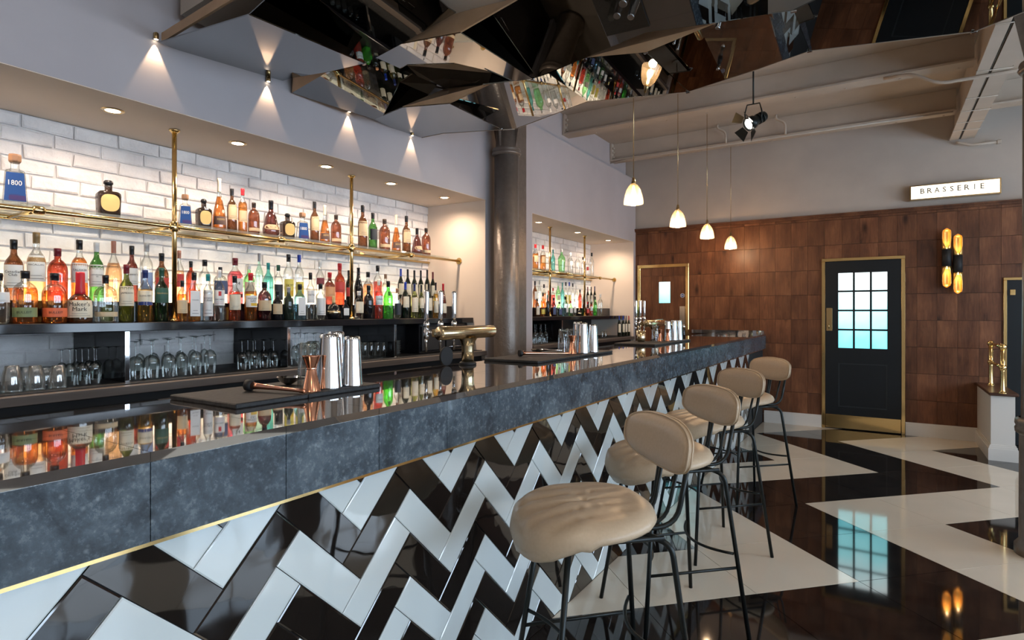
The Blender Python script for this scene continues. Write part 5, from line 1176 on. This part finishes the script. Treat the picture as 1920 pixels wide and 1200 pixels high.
# ------------------------------------------------------------------ stools
def stool(loc,rz,lb):
    t=thing('bar_stool',lb,'bar stool',loc,rz,'tan leather bar stools along the bar')
    # seat (local +y is the front)
    S=MB();nr,nt=14,56;zt=.80;sy=.052
    def outline(a):
        c_,s_=math.cos(a),math.sin(a);w=.246 if s_>0 else .246*(1-.08*(-s_));d=.235 if s_>0 else .212
        return (w*math.copysign(abs(c_)**.74,c_), d*math.copysign(abs(s_)**.84,s_))
    def topz(x,y):
        v=y/.2;u_=x/.22
        z=.004-.030*max(0,v)**2.2-.006*u_*u_+.010*max(0,-v)
        k=x/.072*(1-.22*v);fr=abs(k-round(k));dd=.5-abs(.5-abs(k%1))
        groove=math.exp(-(dd/.07)**2)*.011*min(1,max(0,(v+1.0)*.9))
        return z-groove
    rings=[]
    for i in range(nr+1):
        f_=i/nr;rg=[]
        for k in range(nt):
            a=2*PI*k/nt;ox,oy=outline(a);x,y=ox*f_*.97,oy*f_*.97
            edge=0 if f_<.8 else ((f_-.8)/.2)**2.2*.016
            rg.append((x,y+sy,zt+topz(x,y)-edge))
        rings.append(rg)
    th=lambda y:.040+.045*max(0,y/.2)**1.5
    for fr,dz,kk in ((1.0,.3,0),(1.015,.55,0),(.98,.85,0),(.90,1.0,0),(.5,1.03,0)):
        rg=[]
        for k in range(nt):
            a=2*PI*k/nt;ox,oy=outline(a);x,y=ox*fr,oy*fr;rg.append((x,y+sy,zt+topz(ox*.97,oy*.97)-.016-th(oy)*dz))
        rings.append(rg)
    vs=[p for r_ in rings[1:] for p in r_];c0=len(vs);vs.append((0,sy,zt+topz(0,0)));cb=len(vs);vs.append((0,sy,zt-.07))
    fs=[(c0,k,(k+1)%nt) for k in range(nt)];R_=len(rings)-1
    for i in range(R_-1):
        for k in range(nt): fs.append((i*nt+k,i*nt+(k+1)%nt,(i+1)*nt+(k+1)%nt,(i+1)*nt+k))
    fs+=[((R_-1)*nt+(k+1)%nt,(R_-1)*nt+k,cb) for k in range(nt)]
    S.add(vs,fs,0,True);seat=S.build('seat',M['leather'],t)
    # backrest: curved pad
    B_=MB();nu,nv=28,16;grid=[]
    def bp(a,rr,side):
        # pad in u (across) / z plane, superellipse outline, curved round the sitter
        u_=.232*rr*math.copysign(abs(math.cos(a))**.50,math.cos(a));z_=.083*rr*math.copysign(abs(math.sin(a))**.60,math.sin(a))
        z_*=1-.16*(u_/.205)**2
        y_=-.228+.33*u_*u_*4.0*.25*1.6
        th_=.026*(1-rr**4*.75)
        return (u_,y_+side*th_-.012*z_/.08,.985+z_)
    na,nrr=48,8
    for side in (1,-1):
        o0=len(B_.v);vs=[bp(0,0,side)]
        for i in range(1,nrr+1):
            for k in range(na): vs.append(bp(2*PI*k/na,i/nrr,side))
        fs=[(0,1+k,1+(k+1)%na) for k in range(na)]
        for i in range(nrr-1):
            for k in range(na): fs.append((1+i*na+k,1+i*na+(k+1)%na,1+(i+1)*na+(k+1)%na,1+(i+1)*na+k))
        B_.add(vs,fs,0,True)
        if side==1: e1=o0+1+(nrr-1)*na
        else: e2=o0+1+(nrr-1)*na
    for k in range(na): B_.f.append([e1+k,e1+(k+1)%na,e2+(k+1)%na,e2+k]);B_.mi.append(0);B_.sm.append(True)
    bk=B_.build('backrest',M['leather'],t)
    for sd in (1,-1):
        p_=MB();pts=[Vector(bp(2*PI*k/na,1.0,sd)) for k in range(na+1)];p_.tube(pts,.0032,6,caps=False);p_.build('piping',M['leather'],bk)
    # frame
    fw=.245
    for sx in (-1,1):
        l=MB();l.tube(rounded([(sx*.05,-.02,.722),(sx*.125,-.105,.722),(sx*.170,-.172,.700),(sx*fw,-fw,0.0)],.06),.0095,10);l.build('rear_leg',M['iron'],t)
        l=MB();l.tube([(sx*.150,.155,.715),(sx*fw,fw,0.0)],.0095,10);l.build('front_leg',M['iron'],t)
        l=MB();l.tube(rounded([(sx*.075,.02,.722),(sx*.085,-.235,.722),(sx*.092,-.272,.93)],.07),.0085,10);l.build('back_post',M['iron'],t)
        l=MB();l.tube(rounded([(sx*.040,.02,.722),(sx*.045,-.215,.722),(sx*.055,-.262,.93)],.06),.0065,10);l.build('back_post_inner',M['iron'],t)
    def lp(sx,sy_,z): # point on leg at height z
        k=1-z/.69
        if sy_<0: return (sx*(.165+(fw-.165)*k),-(.150+(fw-.150)*k),z)
        return (sx*(.150+(fw-.150)*k),.155+(fw-.155)*k,z)
    s=MB()
    s.tube([lp(-1,1,.30),lp(-1,-1,.30)],.0065,8);s.build('side_bar',M['iron'],t)
    s=MB();s.tube([lp(1,1,.30),lp(1,-1,.30)],.0065,8);s.build('side_bar',M['iron'],t)
    a,b_=Vector(lp(-1,1,.36)),Vector(lp(1,1,.36))
    s=MB();s.tube(arc(a,(a+b_)/2+Vector((0,-.16,-.02)),b_,14),.0065,8);s.build('curved_footrest',M['iron'],t)
    a,b_=Vector(lp(-1,-1,.36)),Vector(lp(1,-1,.36))
    s=MB();s.tube(arc(a,(a+b_)/2+Vector((0,.16,-.02)),b_,14),.0065,8);s.build('rear_curved_bar',M['iron'],t)
    s=MB();s.tube(rounded([(-.150,.155,.720),(.150,.155,.720)],.02),.008,8);s.tube([(-.155,.155,.720),(-.165,-.148,.720)],.008,8);s.tube([(.155,.155,.720),(.165,-.148,.720)],.008,8);s.build('seat_ring',M['iron'],t)
    return t
s0=stool(STOOLS[0],SROT[0],'tan leather bar stool nearest the camera')
for p,r_,lb in zip(STOOLS[1:],SROT[1:],('tan leather bar stool second from the camera','tan leather bar stool third from the camera','tan leather bar stool furthest from the camera, near the dark door')):
    dup(s0,p,r_,lb)
# ------------------------------------------------------------------ window daylight and added ceiling fill
for i,(a,b_) in enumerate(wy):
    area('daylight_through_window',(4.38,(a+b_)/2,1.72),(0,math.radians(90),0),1.7,1.35,P_WIN,(.78,.86,1.0))
FILL_XY=[(-.3,-1.6),(2.4,-1.6),(2.4,1.2),(2.4,4.0),(2.4,6.6),(.0,.4)]  # round ceiling lamps added out of view for soft overall fill
for i,(x,y) in enumerate(FILL_XY):
    t=thing('fill_light','added round fill light on the ceiling out of view','light',(x,y,3.735),0,'added ceiling fill lights')
    b=MB();b.lathe([(.20,.012),(.20,-.02),(.17,-.028)],32);b.build('fitting',M['white'],t)
    b=MB();b.lathe([(.165,-.029),(.165,-.031)],32);b.build('diffuser',M['sign'],t)
    area('fill_light_glow',(x,y,3.69),(0,0,0),.5,.5,P_FILL,(1,.80,.62))
# ------------------------------------------------------------------ world, camera, view
w=bpy.data.worlds.new('World');scene.world=w;w.use_nodes=True
w.node_tree.nodes['Background'].inputs[0].default_value=(.7,.8,1,1);w.node_tree.nodes['Background'].inputs[1].default_value=.3
cam=bpy.data.cameras.new('Camera');co=bpy.data.objects.new('Camera',cam);COL.objects.link(co);scene.camera=co
cam.sensor_width=36;cam.lens=1095/1920*36;cam.shift_y=-15/1920;cam.clip_start=.05
co.location=(0,0,1.42);co.rotation_euler=(math.radians(90),0,math.radians(32.3))
scene.view_settings.view_transform='Standard';scene.view_settings.look='None';scene.view_settings.gamma=1;scene.view_settings.use_curve_mapping=False
scene.view_settings.exposure=EXPO
scene.cycles.max_bounces=9;scene.cycles.diffuse_bounces=4;scene.cycles.glossy_bounces=5;scene.cycles.transparent_max_bounces=32;scene.cycles.transmission_bounces=6
scene.cycles.sample_clamp_indirect=4;scene.cycles.use_denoising=True;scene.cycles.caustics_reflective=False;scene.cycles.caustics_refractive=False
